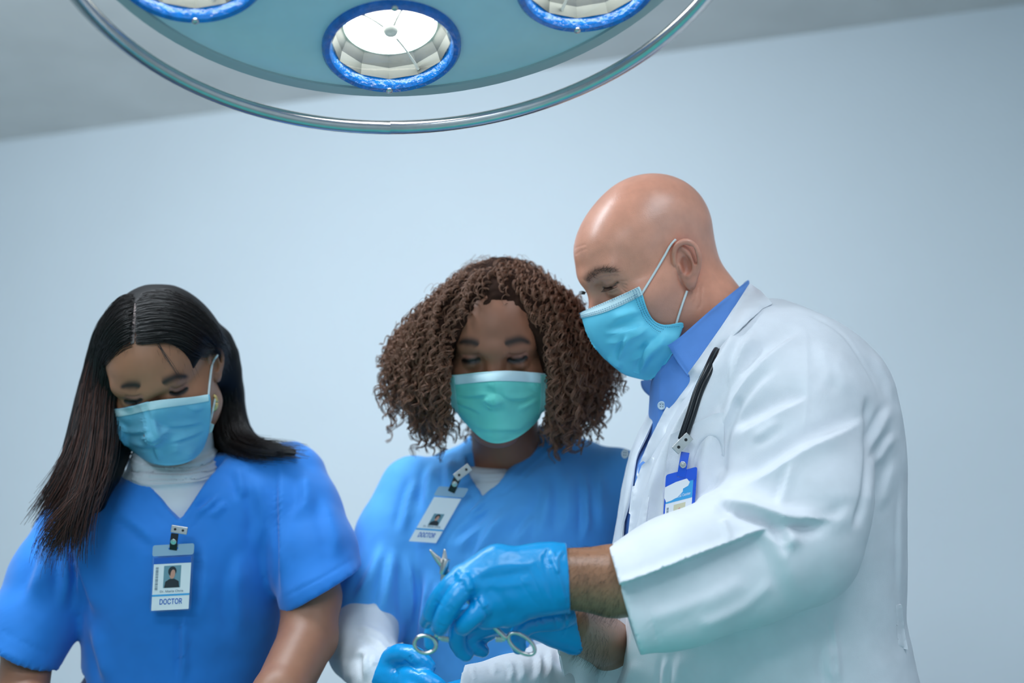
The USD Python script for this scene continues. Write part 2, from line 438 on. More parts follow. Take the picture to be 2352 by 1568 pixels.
# ------------------------------------------------------------------ prims
NUM = {}
def numbered(parent, name):
    k = (parent, name); NUM[k] = NUM.get(k, -1) + 1
    return name if NUM[k] == 0 else f'{name}_{NUM[k]:03d}'
ORIGIN = {}
def thing(name, label, cat, base, group=None):
    """An Xform at the thing's base (a world point); its children are its parts."""
    n = numbered('/World', name); x = UsdGeom.Xform.Define(stage, '/World/' + n)
    x.AddTranslateOp().Set(Gf.Vec3d(*map(float, base)))
    p = x.GetPrim(); p.SetCustomDataByKey('label', label); p.SetCustomDataByKey('category', cat)
    if group: p.SetCustomDataByKey('group', group)
    ORIGIN['/World/' + n] = np.asarray(base, float)
    return p
def part(name, m, mat, parent=None, label=None, smooth=True, world_space=False, kind=None):
    """One Mesh under a thing or a part (or under /World)."""
    pp = '/World' if parent is None else str(parent.GetPath())
    path = pp + '/' + numbered(pp, name)
    top = '/'.join(pp.split('/')[:3])
    v = m.v if world_space else to_world(m.v)
    v = v - ORIGIN.get(top, np.zeros(3)) if parent is not None else v
    if smooth is True:
        mm = M(v, m.f); n = mm.normals(); vv, ff = v, m.f
        g = UsdGeom.Mesh.Define(stage, path)
        g.CreatePointsAttr(Vt.Vec3fArray.FromNumpy(vv.astype(f32)))
        g.CreateFaceVertexCountsAttr(Vt.IntArray.FromNumpy(np.full(len(ff), 3, np.int32)))
        g.CreateFaceVertexIndicesAttr(Vt.IntArray.FromNumpy(ff.astype(np.int32).ravel()))
        g.CreateSubdivisionSchemeAttr('none')
        g.CreateNormalsAttr(Vt.Vec3fArray.FromNumpy(n.astype(f32))); g.SetNormalsInterpolation('vertex')
        if m.c is not None:
            UsdGeom.PrimvarsAPI(g).CreatePrimvar('tint', Sdf.ValueTypeNames.Color3fArray, 'vertex').Set(Vt.Vec3fArray.FromNumpy(m.c.astype(f32)))
        UsdShade.MaterialBindingAPI.Apply(g.GetPrim()).Bind(mat)
    else:
        g = usdkit.mesh(stage, path, (v, m.f), mat, smooth)
    p = g.GetPrim()
    if label: p.SetCustomDataByKey('label', label)
    if kind: p.SetCustomDataByKey('kind', kind)
    return p
def tag(p, label, cat, group=None, kind=None):
    p.SetCustomDataByKey('label', label); p.SetCustomDataByKey('category', cat)
    if group: p.SetCustomDataByKey('group', group)
    if kind: p.SetCustomDataByKey('kind', kind)
    return p
def structure(name, m, mat, smooth=False):
    p = part(name, m, mat, None, None, smooth, True); p.SetCustomDataByKey('kind', 'structure'); return p
def strands(name, curves, width, mat, parent, tip=0.3, kind='stuff'):
    pp = str(parent.GetPath()); path = pp + '/' + numbered(pp, name); top = '/'.join(pp.split('/')[:3])
    P = np.vstack(curves); P = to_world(P) - ORIGIN[top]
    b = UsdGeom.BasisCurves.Define(stage, path)
    b.CreateTypeAttr('linear')
    b.CreatePointsAttr(Vt.Vec3fArray.FromNumpy(P.astype(f32)))
    b.CreateCurveVertexCountsAttr(Vt.IntArray.FromNumpy(np.array([len(c) for c in curves], np.int32)))
    W = np.concatenate([np.broadcast_to(width, (len(c),)) * np.linspace(1, tip, len(c)) for c in curves])
    b.CreateWidthsAttr(Vt.FloatArray.FromNumpy(W.astype(f32))); b.SetWidthsInterpolation('vertex')
    UsdShade.MaterialBindingAPI.Apply(b.GetPrim()).Bind(mat)
    if kind: b.GetPrim().SetCustomDataByKey('kind', kind)
    return b.GetPrim()

# ------------------------------------------------------------------ materials
def mat(name, nodes, links, surface='p.BSDF'): return usdkit.material(stage, '/World/Looks/' + name, nodes, links, surface=surface)
def plain(name, col, rough=0.5, metal=0.0, bump=None, var=0.0, scale=40, **kw):
    """A principled material whose colour wanders a little with a noise, and whose grain is a fine bump."""
    p = {'base_color': tuple(col), 'roughness': rough, 'metallic': metal, **kw}
    nodes, links = {'p': ('principled_bsdf', p)}, []
    nodes['g'] = ('texture_coordinate', {})
    if var:
        c = np.asarray(col)
        nodes['n'] = ('noise_texture', {'scale': float(scale), 'detail': 3.0}); links.append(('g.object', 'n.vector'))
        nodes['r'] = ('rgb_ramp', {'ramp': [(0.3, tuple(c * (1 - var))), (0.7, tuple(np.minimum(c * (1 + var), 0.95)))]})
        links += [('n.fac', 'r.fac'), ('r.color', 'p.base_color')]
    if bump:
        nodes['bn'] = ('noise_texture', {'scale': float(bump[0]), 'detail': 3.0}); nodes['b'] = ('bump', {'strength': float(bump[1]), 'distance': float(bump[2])})
        links += [('g.object', 'bn.vector'), ('bn.fac', 'b.height'), ('b.normal', 'p.normal')]
    return mat(name, nodes, links)
def tinted(name, rough=0.5, bump=None, sss=0.0, var=0.06, scale=60, coat=0.0, **kw):
    """The colour comes from the mesh's own tint."""
    p = {'roughness': rough, **kw}
    if sss: p.update(subsurface_weight=sss, subsurface_radius=(1.0, 0.35, 0.2), subsurface_scale=0.004)
    if coat: p.update(coat_weight=coat, coat_roughness=0.25)
    nodes = {'p': ('principled_bsdf', p), 'a': ('attribute', {'attribute': 'tint'}), 'g': ('texture_coordinate', {}),
             'n': ('noise_texture', {'scale': float(scale), 'detail': 4.0}), 'r': ('rgb_ramp', {'ramp': [(0.25, (1 - var,) * 3), (0.75, (1 + var,) * 3)]}),
             'm': ('vector_math', {'math_type': 'multiply'})}
    links = [('g.object', 'n.vector'), ('n.fac', 'r.fac'), ('a.color', 'm.vector1'), ('r.color', 'm.vector2'), ('m.vector', 'p.base_color')]
    if bump:
        nodes['bn'] = ('noise_texture', {'scale': float(bump[0]), 'detail': 2.0}); nodes['b'] = ('bump', {'strength': float(bump[1]), 'distance': float(bump[2])})
        links += [('g.object', 'bn.vector'), ('bn.fac', 'b.height'), ('b.normal', 'p.normal')]
    return mat(name, nodes, links)
def cloth(name, col, weave=900.0, rough=0.75, var=0.04, sheen=0.15):
    return plain(name, col, rough, bump=(weave, 0.25, 0.0006), var=var, scale=25, sheen_weight=sheen, sheen_roughness=0.5)

# ------------------------------------------------------------------ looks
wall_paint = plain('wall_paint', lin(222, 230, 236), 0.55, bump=(35, 0.08, 0.002), var=0.012, scale=3)
ceiling_paint = plain('ceiling_paint', lin(226, 223, 220), 0.9, bump=(120, 0.3, 0.003), var=0.05, scale=5)
floor_vinyl = plain('floor_vinyl', lin(150, 175, 180), 0.3, var=0.05, scale=8)
skin = tinted('skin', 0.46, bump=(900, 0.12, 0.0005), sss=0.06, var=0.05)
bald_skin = tinted('bald_skin', 0.33, bump=(600, 0.25, 0.0006), sss=0.06, var=0.10, scale=45, coat=0.15)
coat_white = cloth('coat_white', lin(228, 231, 238), 1100, sheen=0.05)
shirt_blue = cloth('shirt_blue', lin(92, 146, 224), 1300, var=0.06)
scrub_blue = cloth('scrub_blue', lin(26, 126, 218), 1000, sheen=0.25)
scrub_blue_lit = cloth('scrub_blue_lit', lin(80, 168, 242), 1000, sheen=0.25)  # scrub blue made paler, so the stronger light on this top is in its colour
knit_white = cloth('knit_white', lin(206, 211, 218), 500)
glove_blue = plain('glove_blue', lin(0, 150, 218), 0.28, bump=(220, 0.2, 0.001), var=0.05, specular_ior_level=0.6)
mask_cyan = plain('mask_cyan', lin(112, 218, 248), 0.6, bump=(1500, 0.2, 0.0004), var=0.03)
mask_pale = plain('mask_pale', lin(128, 202, 232), 0.6, bump=(1500, 0.2, 0.0004), var=0.03)
mask_aqua = plain('mask_aqua', lin(120, 226, 212), 0.6, bump=(1500, 0.2, 0.0004), var=0.03)
mask_edge = plain('mask_edge', lin(205, 235, 242), 0.6)
mask_edge_aqua = plain('mask_edge_aqua', lin(150, 222, 215), 0.6)
stitch_blue = plain('stitch_blue', lin(60, 130, 165), 0.7)
elastic_white = plain('elastic_white', lin(225, 235, 235), 0.7)
steel = plain('steel', (0.62, 0.60, 0.58), 0.22, 1.0, var=0.05, scale=80)
black_rubber = plain('black_rubber', lin(18, 24, 30), 0.25)
black_plastic = plain('black_plastic', lin(14, 16, 20), 0.35)
gold = plain('gold', (0.83, 0.62, 0.25), 0.25, 1.0)
hair_black = plain('hair_black', lin(14, 11, 12), 0.55, var=0.2, specular_ior_level=0.15)
hair_strand = mat('hair_strand', {'p': ('principled_bsdf', {'base_color': tuple(lin(30, 21, 19)), 'roughness': 0.35})}, [])
hair_brown = mat('hair_brown', {'p': ('principled_bsdf', {'base_color': tuple(lin(78, 42, 30)), 'roughness': 0.4})}, [])
curl_brown = mat('curl_brown', {'p': ('principled_bsdf', {'base_color': tuple(lin(128, 88, 66)), 'roughness': 0.5})}, [])
curl_dark = plain('curl_dark', lin(50, 31, 23), 0.8, var=0.25, specular_ior_level=0.1)
drape_teal = cloth('drape_teal', lin(70, 175, 165), 500)
trouser_navy = cloth('trouser_navy', lin(40, 60, 110), 700)
shoe_white = plain('shoe_white', lin(220, 222, 225), 0.5)
card_white = plain('card_white', lin(235, 238, 242), 0.45)
print_blue = plain('print_blue', lin(20, 95, 190), 0.5)
print_sky = plain('print_sky', lin(60, 165, 225), 0.5)
print_grey = plain('print_grey', lin(90, 110, 130), 0.5)
print_cream = plain('print_cream', lin(214, 208, 176), 0.5)
print_skin = plain('print_skin', lin(206, 150, 130), 0.5)
print_dark = plain('print_dark', lin(38, 42, 50), 0.5)
vinyl_blue = plain('vinyl_blue', lin(10, 85, 215), 0.15, specular_ior_level=0.7)
vinyl_clear = mat('vinyl_clear', {'t': ('transparent_bsdf', {}), 'g': ('glossy_bsdf', {'roughness': 0.12}), 'f': ('fresnel', {'IOR': 1.45}), 'm': ('mix_closure', {})},
                  [('f.fac', 'm.fac'), ('t.BSDF', 'm.closure1'), ('g.BSDF', 'm.closure2')], 'm.closure')

# ------------------------------------------------------------------ the room
WA = math.radians(-19.6)                                            # the far wall runs askew to the camera
wd, wn = np.array([math.cos(WA), math.sin(WA), 0]), np.array([-math.sin(WA), math.cos(WA), 0])
CEIL = EYE + 1.45
edge0 = np.array([-1.5878, 4.2117, 0]); edge1 = np.array([1.2328, 3.2072, 0])
mid = (edge0 + edge1) / 2
def slab(c, u, v, w, hu, hv, hw):
    c, u, v, w = map(np.asarray, (c, u, v, w))
    P = np.array([c + a * u * hu + b * v * hv + g * w * hw for a in (-1, 1) for b in (-1, 1) for g in (-1, 1)], float)
    m = trimesh.convex.convex_hull(P); return tm(m)
Z = np.array([0, 0, 1.0])
structure('wall_back', slab(mid + wn * 0.06 + Z * CEIL / 2, wd, wn, Z, 3.4, 0.06, CEIL / 2), wall_paint)
RC = mid - wn * 2.9                                                 # the room's middle
structure('wall_front', slab(mid - wn * 5.86 + Z * CEIL / 2, wd, wn, Z, 3.4, 0.06, CEIL / 2), wall_paint)
structure('wall_left', slab(RC - wd * 3.2 + Z * CEIL / 2, wd, wn, Z, 0.06, 3.0, CEIL / 2), wall_paint)
structure('wall_right', slab(RC + wd * 3.2 + Z * CEIL / 2, wd, wn, Z, 0.06, 3.0, CEIL / 2), wall_paint)
structure('floor', slab(RC - Z * 0.05, wd, wn, Z, 3.4, 3.2, 0.05), floor_vinyl)
structure('ceiling', slab(RC + Z * (CEIL + 0.05), wd, wn, Z, 3.4, 3.2, 0.05), ceiling_paint)

# ------------------------------------------------------------------ the surgical lamp overhead
lamp_white = plain('lamp_white', lin(208, 234, 240), 0.35, var=0.02)
lamp_rim = plain('lamp_rim', lin(175, 195, 195), 0.4)
bezel_blue = plain('bezel_blue', lin(0, 112, 205), 0.12, bump=(140, 0.6, 0.003), var=0.2, scale=90, specular_ior_level=0.9)
reflector = plain('reflector', (0.15, 0.165, 0.16), 0.45, 1.0)
lens_glass = mat('lens_glass', {'t': ('transparent_bsdf', {}), 'g': ('glossy_bsdf', {'roughness': 0.05}), 'f': ('fresnel', {'IOR': 1.4}), 'm': ('mix_closure', {})},
                 [('f.fac', 'm.fac'), ('t.BSDF', 'm.closure1'), ('g.BSDF', 'm.closure2')], 'm.closure')
bulb_glow = mat('bulb_glow', {'e': ('emission', {'color': (1.0, 1.0, 0.93), 'strength': 9.5})}, [], 'e.emission')
bulb_ring_glow = mat('bulb_ring_glow', {'e': ('emission', {'color': (0.75, 1.0, 0.92), 'strength': 3.0})}, [], 'e.emission')
LN = unit([0.08553742, -0.44182052, -0.89301623])                   # the way the lamp looks (cam frame)
LC = np.array([-0.11160495, 1.44641608, 0.46158197])
B1 = np.array([-0.14152668, 1.67384135, 0.34619708])
LA = unit(B1 - LC - LN * ((B1 - LC) @ LN)); LB = np.cross(LN, LA)
LAX = np.array([LA, LB, LN])                                        # local: x to the first bulb, z = the way it shines
def lathe(prof, n=96):
    """prof: (radius, z) pairs, closed by the turn."""
    p = np.array(prof, float); g = np.arange(n) * 2 * np.pi / n; k = len(p)
    v = np.stack([p[None, :, 0] * np.cos(g)[:, None], p[None, :, 0] * np.sin(g)[:, None], np.broadcast_to(p[None, :, 1], (n, k))], -1).reshape(-1, 3)
    i, j = np.meshgrid(np.arange(n), np.arange(k - 1), indexing='ij'); i2 = (i + 1) % n
    q = np.stack([i * k + j, i2 * k + j, i2 * k + j + 1, i * k + j + 1], -1).reshape(-1, 4)
    return M(v, np.vstack([q[:, [0, 1, 2]], q[:, [0, 2, 3]]]))
def lamp(m, c=(0, 0, 0)): return M(m.v + np.asarray(c), m.f).moved(LC, LAX)
lt = thing('surgical_lamp', 'round overhead surgical lamp with steel rail and glowing blue-rimmed bulbs', 'lamp', to_world(LC))
holes = [(0.2565 * math.cos(a), 0.2565 * math.sin(a)) for a in np.radians([0, 57, -60, 120, -120, 180])] + [(0.0, 0.0)]
# housing: a shallow dome with a round opening for every bulb
def housing():
    R0 = 0.352
    rim = Polygon([(R0 * math.cos(a), R0 * math.sin(a)) for a in np.linspace(0, 2 * np.pi, 160, endpoint=False)])
    for hx, hy in holes:
        rim = rim.difference(shapely.geometry.Point(hx, hy).buffer(0.079, 24))
    face = tm(trimesh.creation.extrude_polygon(rim, 0.004, engine='earcut')); face.v[:, 2] -= 0.006
    shell = lathe([(0.352, -0.002), (0.358, -0.010), (0.358, -0.03), (0.345, -0.07), (0.30, -0.11), (0.2, -0.145), (0.08, -0.16), (0.0, -0.162)])
    return face, shell
face, shell = housing()
part('housing', lamp(shell), lamp_white, lt, smooth=40)
part('face_plate', lamp(face), lamp_white, lt, smooth=False)
part('rim_band', lamp(lathe([(0.337, -0.004), (0.338, 0.001), (0.352, 0.001), (0.356, -0.004), (0.356, -0.02)])), lamp_rim, lt, smooth=40)
RR = [(0.3564 * math.cos(a), 0.3564 * math.sin(a), 0.0442) for a in np.linspace(0, 2 * np.pi, 140)]
part('rail', lamp(tube(RR, 0.0085, sides=14, smooth=False, caps=False)), steel, lt, 'polished steel rail round the lamp')
for a in np.radians([100, -100, 180]):
    e = np.array([math.cos(a), math.sin(a), 0])
    part('rail_bracket', lamp(tube([e * 0.35 + [0, 0, -0.02], e * 0.366 + [0, 0, 0.0], e * 0.3564 + [0, 0, 0.044]], 0.006, 12)), steel, lt)
up_c = to_cam(to_world(LC) + np.array([0, 0, 0.0])); zc = unit(to_cam(np.array([0, 0, EYE + 1.0])) - to_cam(np.array([0, 0, EYE])))
topw = to_world(LC - LN * 0.155); T0 = to_cam(topw); T1 = to_cam(np.array([topw[0], topw[1] - 0.05, CEIL]))
part('ceiling_arm', tube([T0, T0 * 0.7 + T1 * 0.3, T1], 0.022, 24), lamp_white, lt)
def bulb_unit(hx, hy, turn):
    c = np.array([hx, hy, 0.0])
    bz = part('bulb_bezel', lamp(lathe([(0.079, -0.03), (0.082, -0.004), (0.0815, 0.004), (0.078, 0.0075), (0.073, 0.006), (0.071, 0.001), (0.0695, -0.008), (0.0695, -0.03)], 72), c), bezel_blue, lt, 'translucent blue bezel ring', smooth=50)
    # faceted reflector bowl, its far end the dull back plate
    part('reflector_bowl', lamp(lathe([(0.0695, -0.006), (0.066, -0.02), (0.058, -0.036), (0.046, -0.046)], 12), c), reflector, bz, smooth=False)
    part('glow_disc', lamp(lathe([(0.052, -0.036), (0.051, -0.033), (0.03, -0.030), (0.0, -0.029)], 48), c), bulb_glow, bz, 'glowing white disc')
    part('glow_ring', lamp(lathe([(0.053, -0.036), (0.0545, -0.033), (0.056, -0.033), (0.056, -0.040)], 48), c), bulb_ring_glow, bz)
    sp = []
    for a in (turn + 0.25, turn + 2.6, turn + 3.6):
        e = np.array([math.cos(a), math.sin(a), 0])
        sp.append(tube([e * 0.014 + [0, 0, -0.022], e * 0.040 + [0, 0, -0.020], e * 0.068 + [0, 0, -0.012]], [0.0014, 0.0011, 0.0022], 10, 8))
    part('bulb_holder', lamp(join(*sp, lathe([(0.0, -0.019), (0.007, -0.020), (0.009, -0.024), (0.009, -0.028)], 24)), c), plain_spoke, bz, 'grey spoked holder before the bulb')
    part('lens', lamp(lathe([(0.072, 0.0015), (0.05, 0.0035), (0.0, 0.0045)], 48), c), lens_glass, bz)
    for a in (0.0, math.pi):
        e = np.array([math.cos(a), math.sin(a), 0])
        s = tm(trimesh.creation.icosphere(2, 0.0045)); s.v = s.v * [1, 1, 0.7] + e * 0.0765 + [0, 0, 0.006]
        part('screw', lamp(s, c), steel, bz)
plain_spoke = plain('spoke_grey', lin(190, 195, 190), 0.4)
for (hx, hy), t in zip(holes, (0.3, 2.4, 4.0, 1, 5, 2, 3)): bulb_unit(hx, hy, t)

# ------------------------------------------------------------------ heads (local frame: x = the person's left, y = forward, z = up, origin between the ears)
def head_axes(yaw, pitch, roll):
    """yaw: 0 = looks at the camera, + = turns to the picture's left; pitch: + = looks down; roll: + = crown tips to the picture's left."""
    f = np.array([0, -1.0, 0]); l = np.array([1.0, 0, 0]); u = np.array([0, 0, 1.0])
    def rot(v, k, a): return v * math.cos(a) + np.cross(k, v) * math.sin(a) + k * (k @ v) * (1 - math.cos(a))
    y, p, r = map(math.radians, (yaw, pitch, roll))
    f, l = rot(f, u, -y), rot(l, u, -y)
    f, u = rot(f, l, p), rot(u, l, p)
    k = np.array([0, -1.0, 0])
    return np.array([rot(v, k, r) for v in (l, f, u)])
def ear_mesh(side, h=0.0011):
    """One ear about its own middle: x outwards, y forward, z up."""
    F = Field((-0.014, -0.024, -0.04), (0.02, 0.024, 0.04), h)
    F.add(ell((0.000, 0.002, 0.002), (0.0055, 0.0165, 0.027)))
    F.add(ell((-0.006, 0.008, 0.0), (0.009, 0.010, 0.022)), 0.006)
    rim = [(0.004, 0.012, 0.006), (0.006, 0.010, 0.018), (0.007, 0.004, 0.027), (0.008, -0.006, 0.029), (0.008, -0.014, 0.023), (0.008, -0.0175, 0.012), (0.007, -0.0165, 0.0), (0.005, -0.012, -0.012), (0.003, -0.006, -0.021)]
    F.add(rope(rim, [0.0036, 0.0038, 0.0038, 0.004, 0.0042, 0.004, 0.0036, 0.0034, 0.0036]), 0.004)
    F.add(ell((0.002, -0.001, -0.023), (0.0055, 0.0075, 0.0105)), 0.006)
    anti = [(0.004, -0.002, 0.020), (0.006, -0.007, 0.012), (0.006, -0.009, 0.002), (0.006, -0.006, -0.009), (0.005, -0.001, -0.014)]
    F.add(rope(anti, [0.003, 0.0034, 0.0034, 0.0034, 0.003], 14), 0.004)
    F.cut(ell((0.007, 0.000, 0.000), (0.008, 0.0065, 0.0105)), 0.004)
    F.cut(ell((0.007, -0.0125, 0.012), (0.0045, 0.0022, 0.013)), 0.003)
    F.add(ell((0.003, 0.0085, -0.003), (0.005, 0.0035, 0.0062)), 0.003)
    m = F.mesh(3)
    if side < 0: m = M(m.v * [-1, 1, 1], m.f[:, ::-1])
    return m
def head_mesh(sex='m', neck_to=(0, -0.07, -0.20), neck_r=(0.056, 0.060), open_eyes=0.0, h=0.0019):
    man = sex == 'm'
    F = Field((-0.105, -0.15, -0.23), (0.105, 0.145, 0.155), h)
    F.add(ell((0, -0.014, 0.046), (0.0755, 0.092, 0.088)))
    F.add(ell((0, 0.028, 0.040), (0.064, 0.066, 0.064)), 0.03)
    F.add(ell((0, 0.036, -0.028), (0.060 if man else 0.056, 0.060, 0.078)), 0.03)
    for s in (-1, 1):
        F.add(cap((s * 0.050, 0.006, -0.060), (s * 0.018, 0.078, -0.100 if man else -0.096), 0.014, 0.014), 0.03)
        F.add(ell((s * 0.047, 0.060, -0.018), (0.020, 0.022, 0.020)), 0.02)
        F.add(cap((s * 0.066, 0.0, 0.0), (s * 0.056, 0.05, -0.012), 0.011, 0.012), 0.02)
    for s in (-1, 1):
        F.add(ell((s * 0.050, 0.024, -0.042), (0.019, 0.036, 0.036)), 0.03)
    F.add(ell((0, 0.082, -0.097), (0.021, 0.018, 0.017)), 0.02)
    F.add(ell((0, 0.074, -0.060), (0.032, 0.028, 0.030)), 0.02)
    br = 0.0095 if man else 0.0075
    for s in (-1, 1):
        F.add(cap((s * 0.010, 0.087, 0.031), (s * 0.044, 0.073, 0.036), br, br * 0.85), 0.022)
    for s in (-1, 1):
        F.cut(ell((s * 0.0315, 0.1015, 0.012), (0.0185, 0.0165, 0.0125)), 0.014)
    F.add(cap((0, 0.088, 0.018), (0, 0.116, -0.030), 0.0085, 0.0115), 0.012)
    F.add(ell((0, 0.112, -0.033), (0.0155, 0.0115, 0.010)), 0.008)
    for s in (-1, 1):
        F.add(ell((s * 0.0125, 0.1, -0.036), (0.0085, 0.011, 0.008)), 0.006)
        F.cut(ell((s * 0.008, 0.104, -0.044), (0.0035, 0.006, 0.004)), 0.003)
        e = (s * 0.0315, 0.0765, 0.0125)
        F.add(ell(e, (0.0155, 0.0138, 0.0138)), 0.005)             # the lid over the eyeball
    F.add(cap((-0.018, 0.0975, -0.0665), (0.018, 0.0975, -0.0665), 0.005, 0.005), 0.006)
    F.add(cap((-0.015, 0.0985, -0.0765), (0.015, 0.0985, -0.0765), 0.0055, 0.0055), 0.006)
    F.cut(cap((-0.021, 0.106, -0.0715), (0.021, 0.106, -0.0715), 0.0022, 0.0022), 0.003)
    nt = np.asarray(neck_to, float)
    F.add(cap((0, -0.030, -0.030), nt, neck_r[0], neck_r[1]), 0.03)
    m = F.mesh(4)
    n, f_, c = [m], None, None
    for s in (-1, 1):
        e = ear_mesh(s); a = math.radians(24) * s; t = math.radians(12)
        v = e.v * (1.06 if man else 0.95)
        v = np.stack([v[:, 0], v[:, 1] * math.cos(t) + v[:, 2] * -math.sin(t) * 1, v[:, 1] * math.sin(t) + v[:, 2] * math.cos(t)], 1)
        v = np.stack([v[:, 0] * math.cos(a) - v[:, 1] * math.sin(a) * 1, v[:, 0] * math.sin(a) + v[:, 1] * math.cos(a), v[:, 2]], 1)
        n.append(M(v + [s * (0.079 if man else 0.075), -0.008, 0.0], e.f))
    return n
def weld(ms):
    """One continuous surface out of overlapping ones."""
    import manifold3d as mf
    try:
        parts = [mf.Manifold(mf.Mesh(m.v.astype(f32), m.f.astype(np.uint32))) for m in ms]
        if any(p.status() != mf.Error.NoError or p.is_empty() for p in parts): raise ValueError('open')
        r = mf.Manifold.batch_boolean(parts, mf.OpType.Add).to_mesh()
        return M(r.vert_properties[:, :3], r.tri_verts)
    except Exception as e:
        print('weld fell back:', e)
        return join(*ms)
def keep_before(m, head, gap=.0068, it=6):
    """A taut sheet over a face: it may bridge hollows but not sink into the skin."""
    for k in range(3):
        z = surf([head], proj(m.v), 7) - gap
        n = proj(m.v); e = np.minimum(m.v[:, 1], z)
        d = np.minimum(relax(e[:, None], m.f, it, .6, 0)[:, 0], e)
        m.v = np.stack([pc_x(n[:, 0], d), d, (784 - n[:, 1]) / FPX * d], 1)

# ================================================================== the man in the white coat
SK_M, SK_L, SK_C = lin(232, 160, 132), lin(172, 116, 86), lin(150, 98, 74)
HM = head_axes(70, 28, 0)
OM = pc(1503, 620, 1.95)
def hloc(O, A, l, f, u): return np.asarray(O) + l * A[0] + f * A[1] + u * A[2]
def man_head():
    base = HM @ (pc(1672, 800, 1.95) - OM)
    ms = head_mesh('m', base, (0.057, 0.064))
    for m in ms[:1]:
        m.v[:, 1] += 0.004 * np.clip((m.v[:, 1] - 0.03) / 0.06, 0, 1) * np.clip((m.v[:, 2] - 0.03) / 0.05, 0, 1)
        m.v[:, 2] -= 0.005 * np.clip((m.v[:, 2] - 0.06) / 0.07, 0, 1)
    m = weld(ms).moved(OM, HM)
    m.colour(SK_M)
    dr = (1.75, 1.96)
    # the shut eye, its lids and creases, crow's feet, forehead and neck lines
    stroke(m, [(1384, 656), (1394, 661), (1406, 657), (1422, 645)], 3.2, -0.0028, dr=dr)
    stroke(m, [(1382, 650), (1398, 650), (1416, 640)], 4, 0.0012, dr=dr)
    stroke(m, [(1371, 644), (1384, 637), (1402, 635), (1424, 632)], 2.8, -0.0016, dr=dr)
    stroke(m, [(1388, 670), (1404, 673), (1420, 664)], 3, -0.0012, dr=dr)
    for k in range(4): stroke(m, [(1423, 646 + k * 4), (1433, 646 + k * 7), (1441, 643 + k * 11)], 2.2, -0.0008, dr=dr)
    stroke(m, [(1318, 572), (1330, 566), (1348, 561)], 2.2, -0.0006, dr=dr); stroke(m, [(1320, 586), (1332, 578), (1350, 571)], 2.0, -0.0005, dr=dr)
    for a in ([(1606, 640), (1600, 670), (1594, 700)], [(1612, 650), (1612, 690), (1600, 715)], [(1592, 660), (1588, 690)]): stroke(m, a, 2.2, -0.0011)
    stroke(m, [(1560, 566), (1556, 600), (1562, 640), (1572, 668)], 4, -0.0012)
    # skin tones that the skin itself has: redder ear, nose and cheek, shaved scalp and jaw
    paint_area(m, [(1540, 560), (1556, 542), (1580, 540), (1600, 556), (1612, 590), (1610, 630), (1590, 664), (1572, 668), (1560, 640), (1556, 600)], lin(208, 132, 112), 0.55, 10, dr)
    paint_area(m, [(1500, 470), (1600, 470), (1640, 520), (1640, 580), (1560, 530), (1500, 560)], lin(196, 160, 148), 0.45, 40)
    paint_area(m, [(1480, 690), (1560, 660), (1600, 700), (1560, 790), (1480, 740)], lin(178, 138, 124), 0.5, 30)
    paint_area(m, [(1330, 680), (1352, 672), (1372, 700), (1340, 720)], lin(206, 138, 116), 0.6, 12)
    paint_area(m, [(1340, 640), (1372, 615), (1420, 616), (1432, 655), (1400, 680), (1366, 668)], lin(186, 130, 108), 0.45, 14)
    paint(m, [(1384, 658), (1394, 662), (1406, 658), (1421, 646)], 2.6, lin(52, 34, 28), 0.9, dr)
    paint(m, [(1345, 646), (1352, 634), (1365, 625), (1384, 619), (1406, 620), (1420, 626)], 9, lin(84, 62, 52), 0.6, dr, (0.05, 0.35), 1.2)
    return m
man_h = man_head()
# ---- face mask
def dM(l, f, u): return float(hloc(OM, HM, l, f, u)[1])
d0, d1 = dM(0.054, 0.066, -0.01) - 0.004, dM(0.0, 0.118, -0.02)
MASK_M = [
    [(1468, 658, d0), (1424, 679, d0 - 0.004), (1378, 699, d1 - 0.024), (1342, 714, d1 - 0.010), (1335, 718, d1 + 0.002), (1352, 708, d1 + 0.04)],
    [(1480, 690, d0 - 0.002), (1434, 712, d0 - 0.012), (1386, 730, d1 - 0.036), (1350, 738, d1 - 0.018), (1339, 740, d1 + 0.002), (1358, 738, d1 + 0.045)],
    [(1498, 731, d0 + 0.002), (1450, 752, d0 - 0.014), (1400, 768, d1 - 0.034), (1366, 775, d1 - 0.02), (1353, 776, d1 + 0.004), (1378, 774, d1 + 0.05)],
    [(1532, 746, d0 + 0.010), (1480, 786, d0 - 0.010), (1430, 806, d1 - 0.026), (1394, 812, d1 - 0.012), (1378, 813, d1 + 0.01), (1402, 810, d1 + 0.055)],
    [(1566, 741, d0 + 0.016), (1520, 806, d0 - 0.004), (1472, 838, d1 - 0.018), (1436, 848, d1 - 0.002), (1414, 847, d1 + 0.014), (1440, 842, d1 + 0.06)],
    [(1556, 775, d0 + 0.014), (1534, 826, d0 + 0.004), (1500, 868, d1 - 0.006), (1472, 871, d1 + 0.006), (1444, 863, d1 + 0.018), (1470, 856, d1 + 0.062)]]
def man_mask_folds(m):
    keep_before(m, man_h)
    for a, w, h in (([(1490, 742), (1450, 754), (1384, 770)], 7, 0.0058), ([(1500, 752), (1468, 762), (1430, 776), (1382, 792)], 8, 0.0062), ([(1536, 762), (1500, 800), (1440, 832)], 8, 0.0050),
                    ([(1443, 770), (1430, 800), (1418, 830)], 5, 0.0046), ([(1500, 776), (1482, 816), (1470, 862)], 6, 0.0056), ([(1392, 818), (1430, 846)], 6, 0.0044), ([(1400, 734), (1450, 720), (1480, 708)], 8, 0.0036)):
        fold(m, a, w, h)
man_mask = grid_sheet(MASK_M, 110, 110, 0.0012, sc=man_mask_folds)
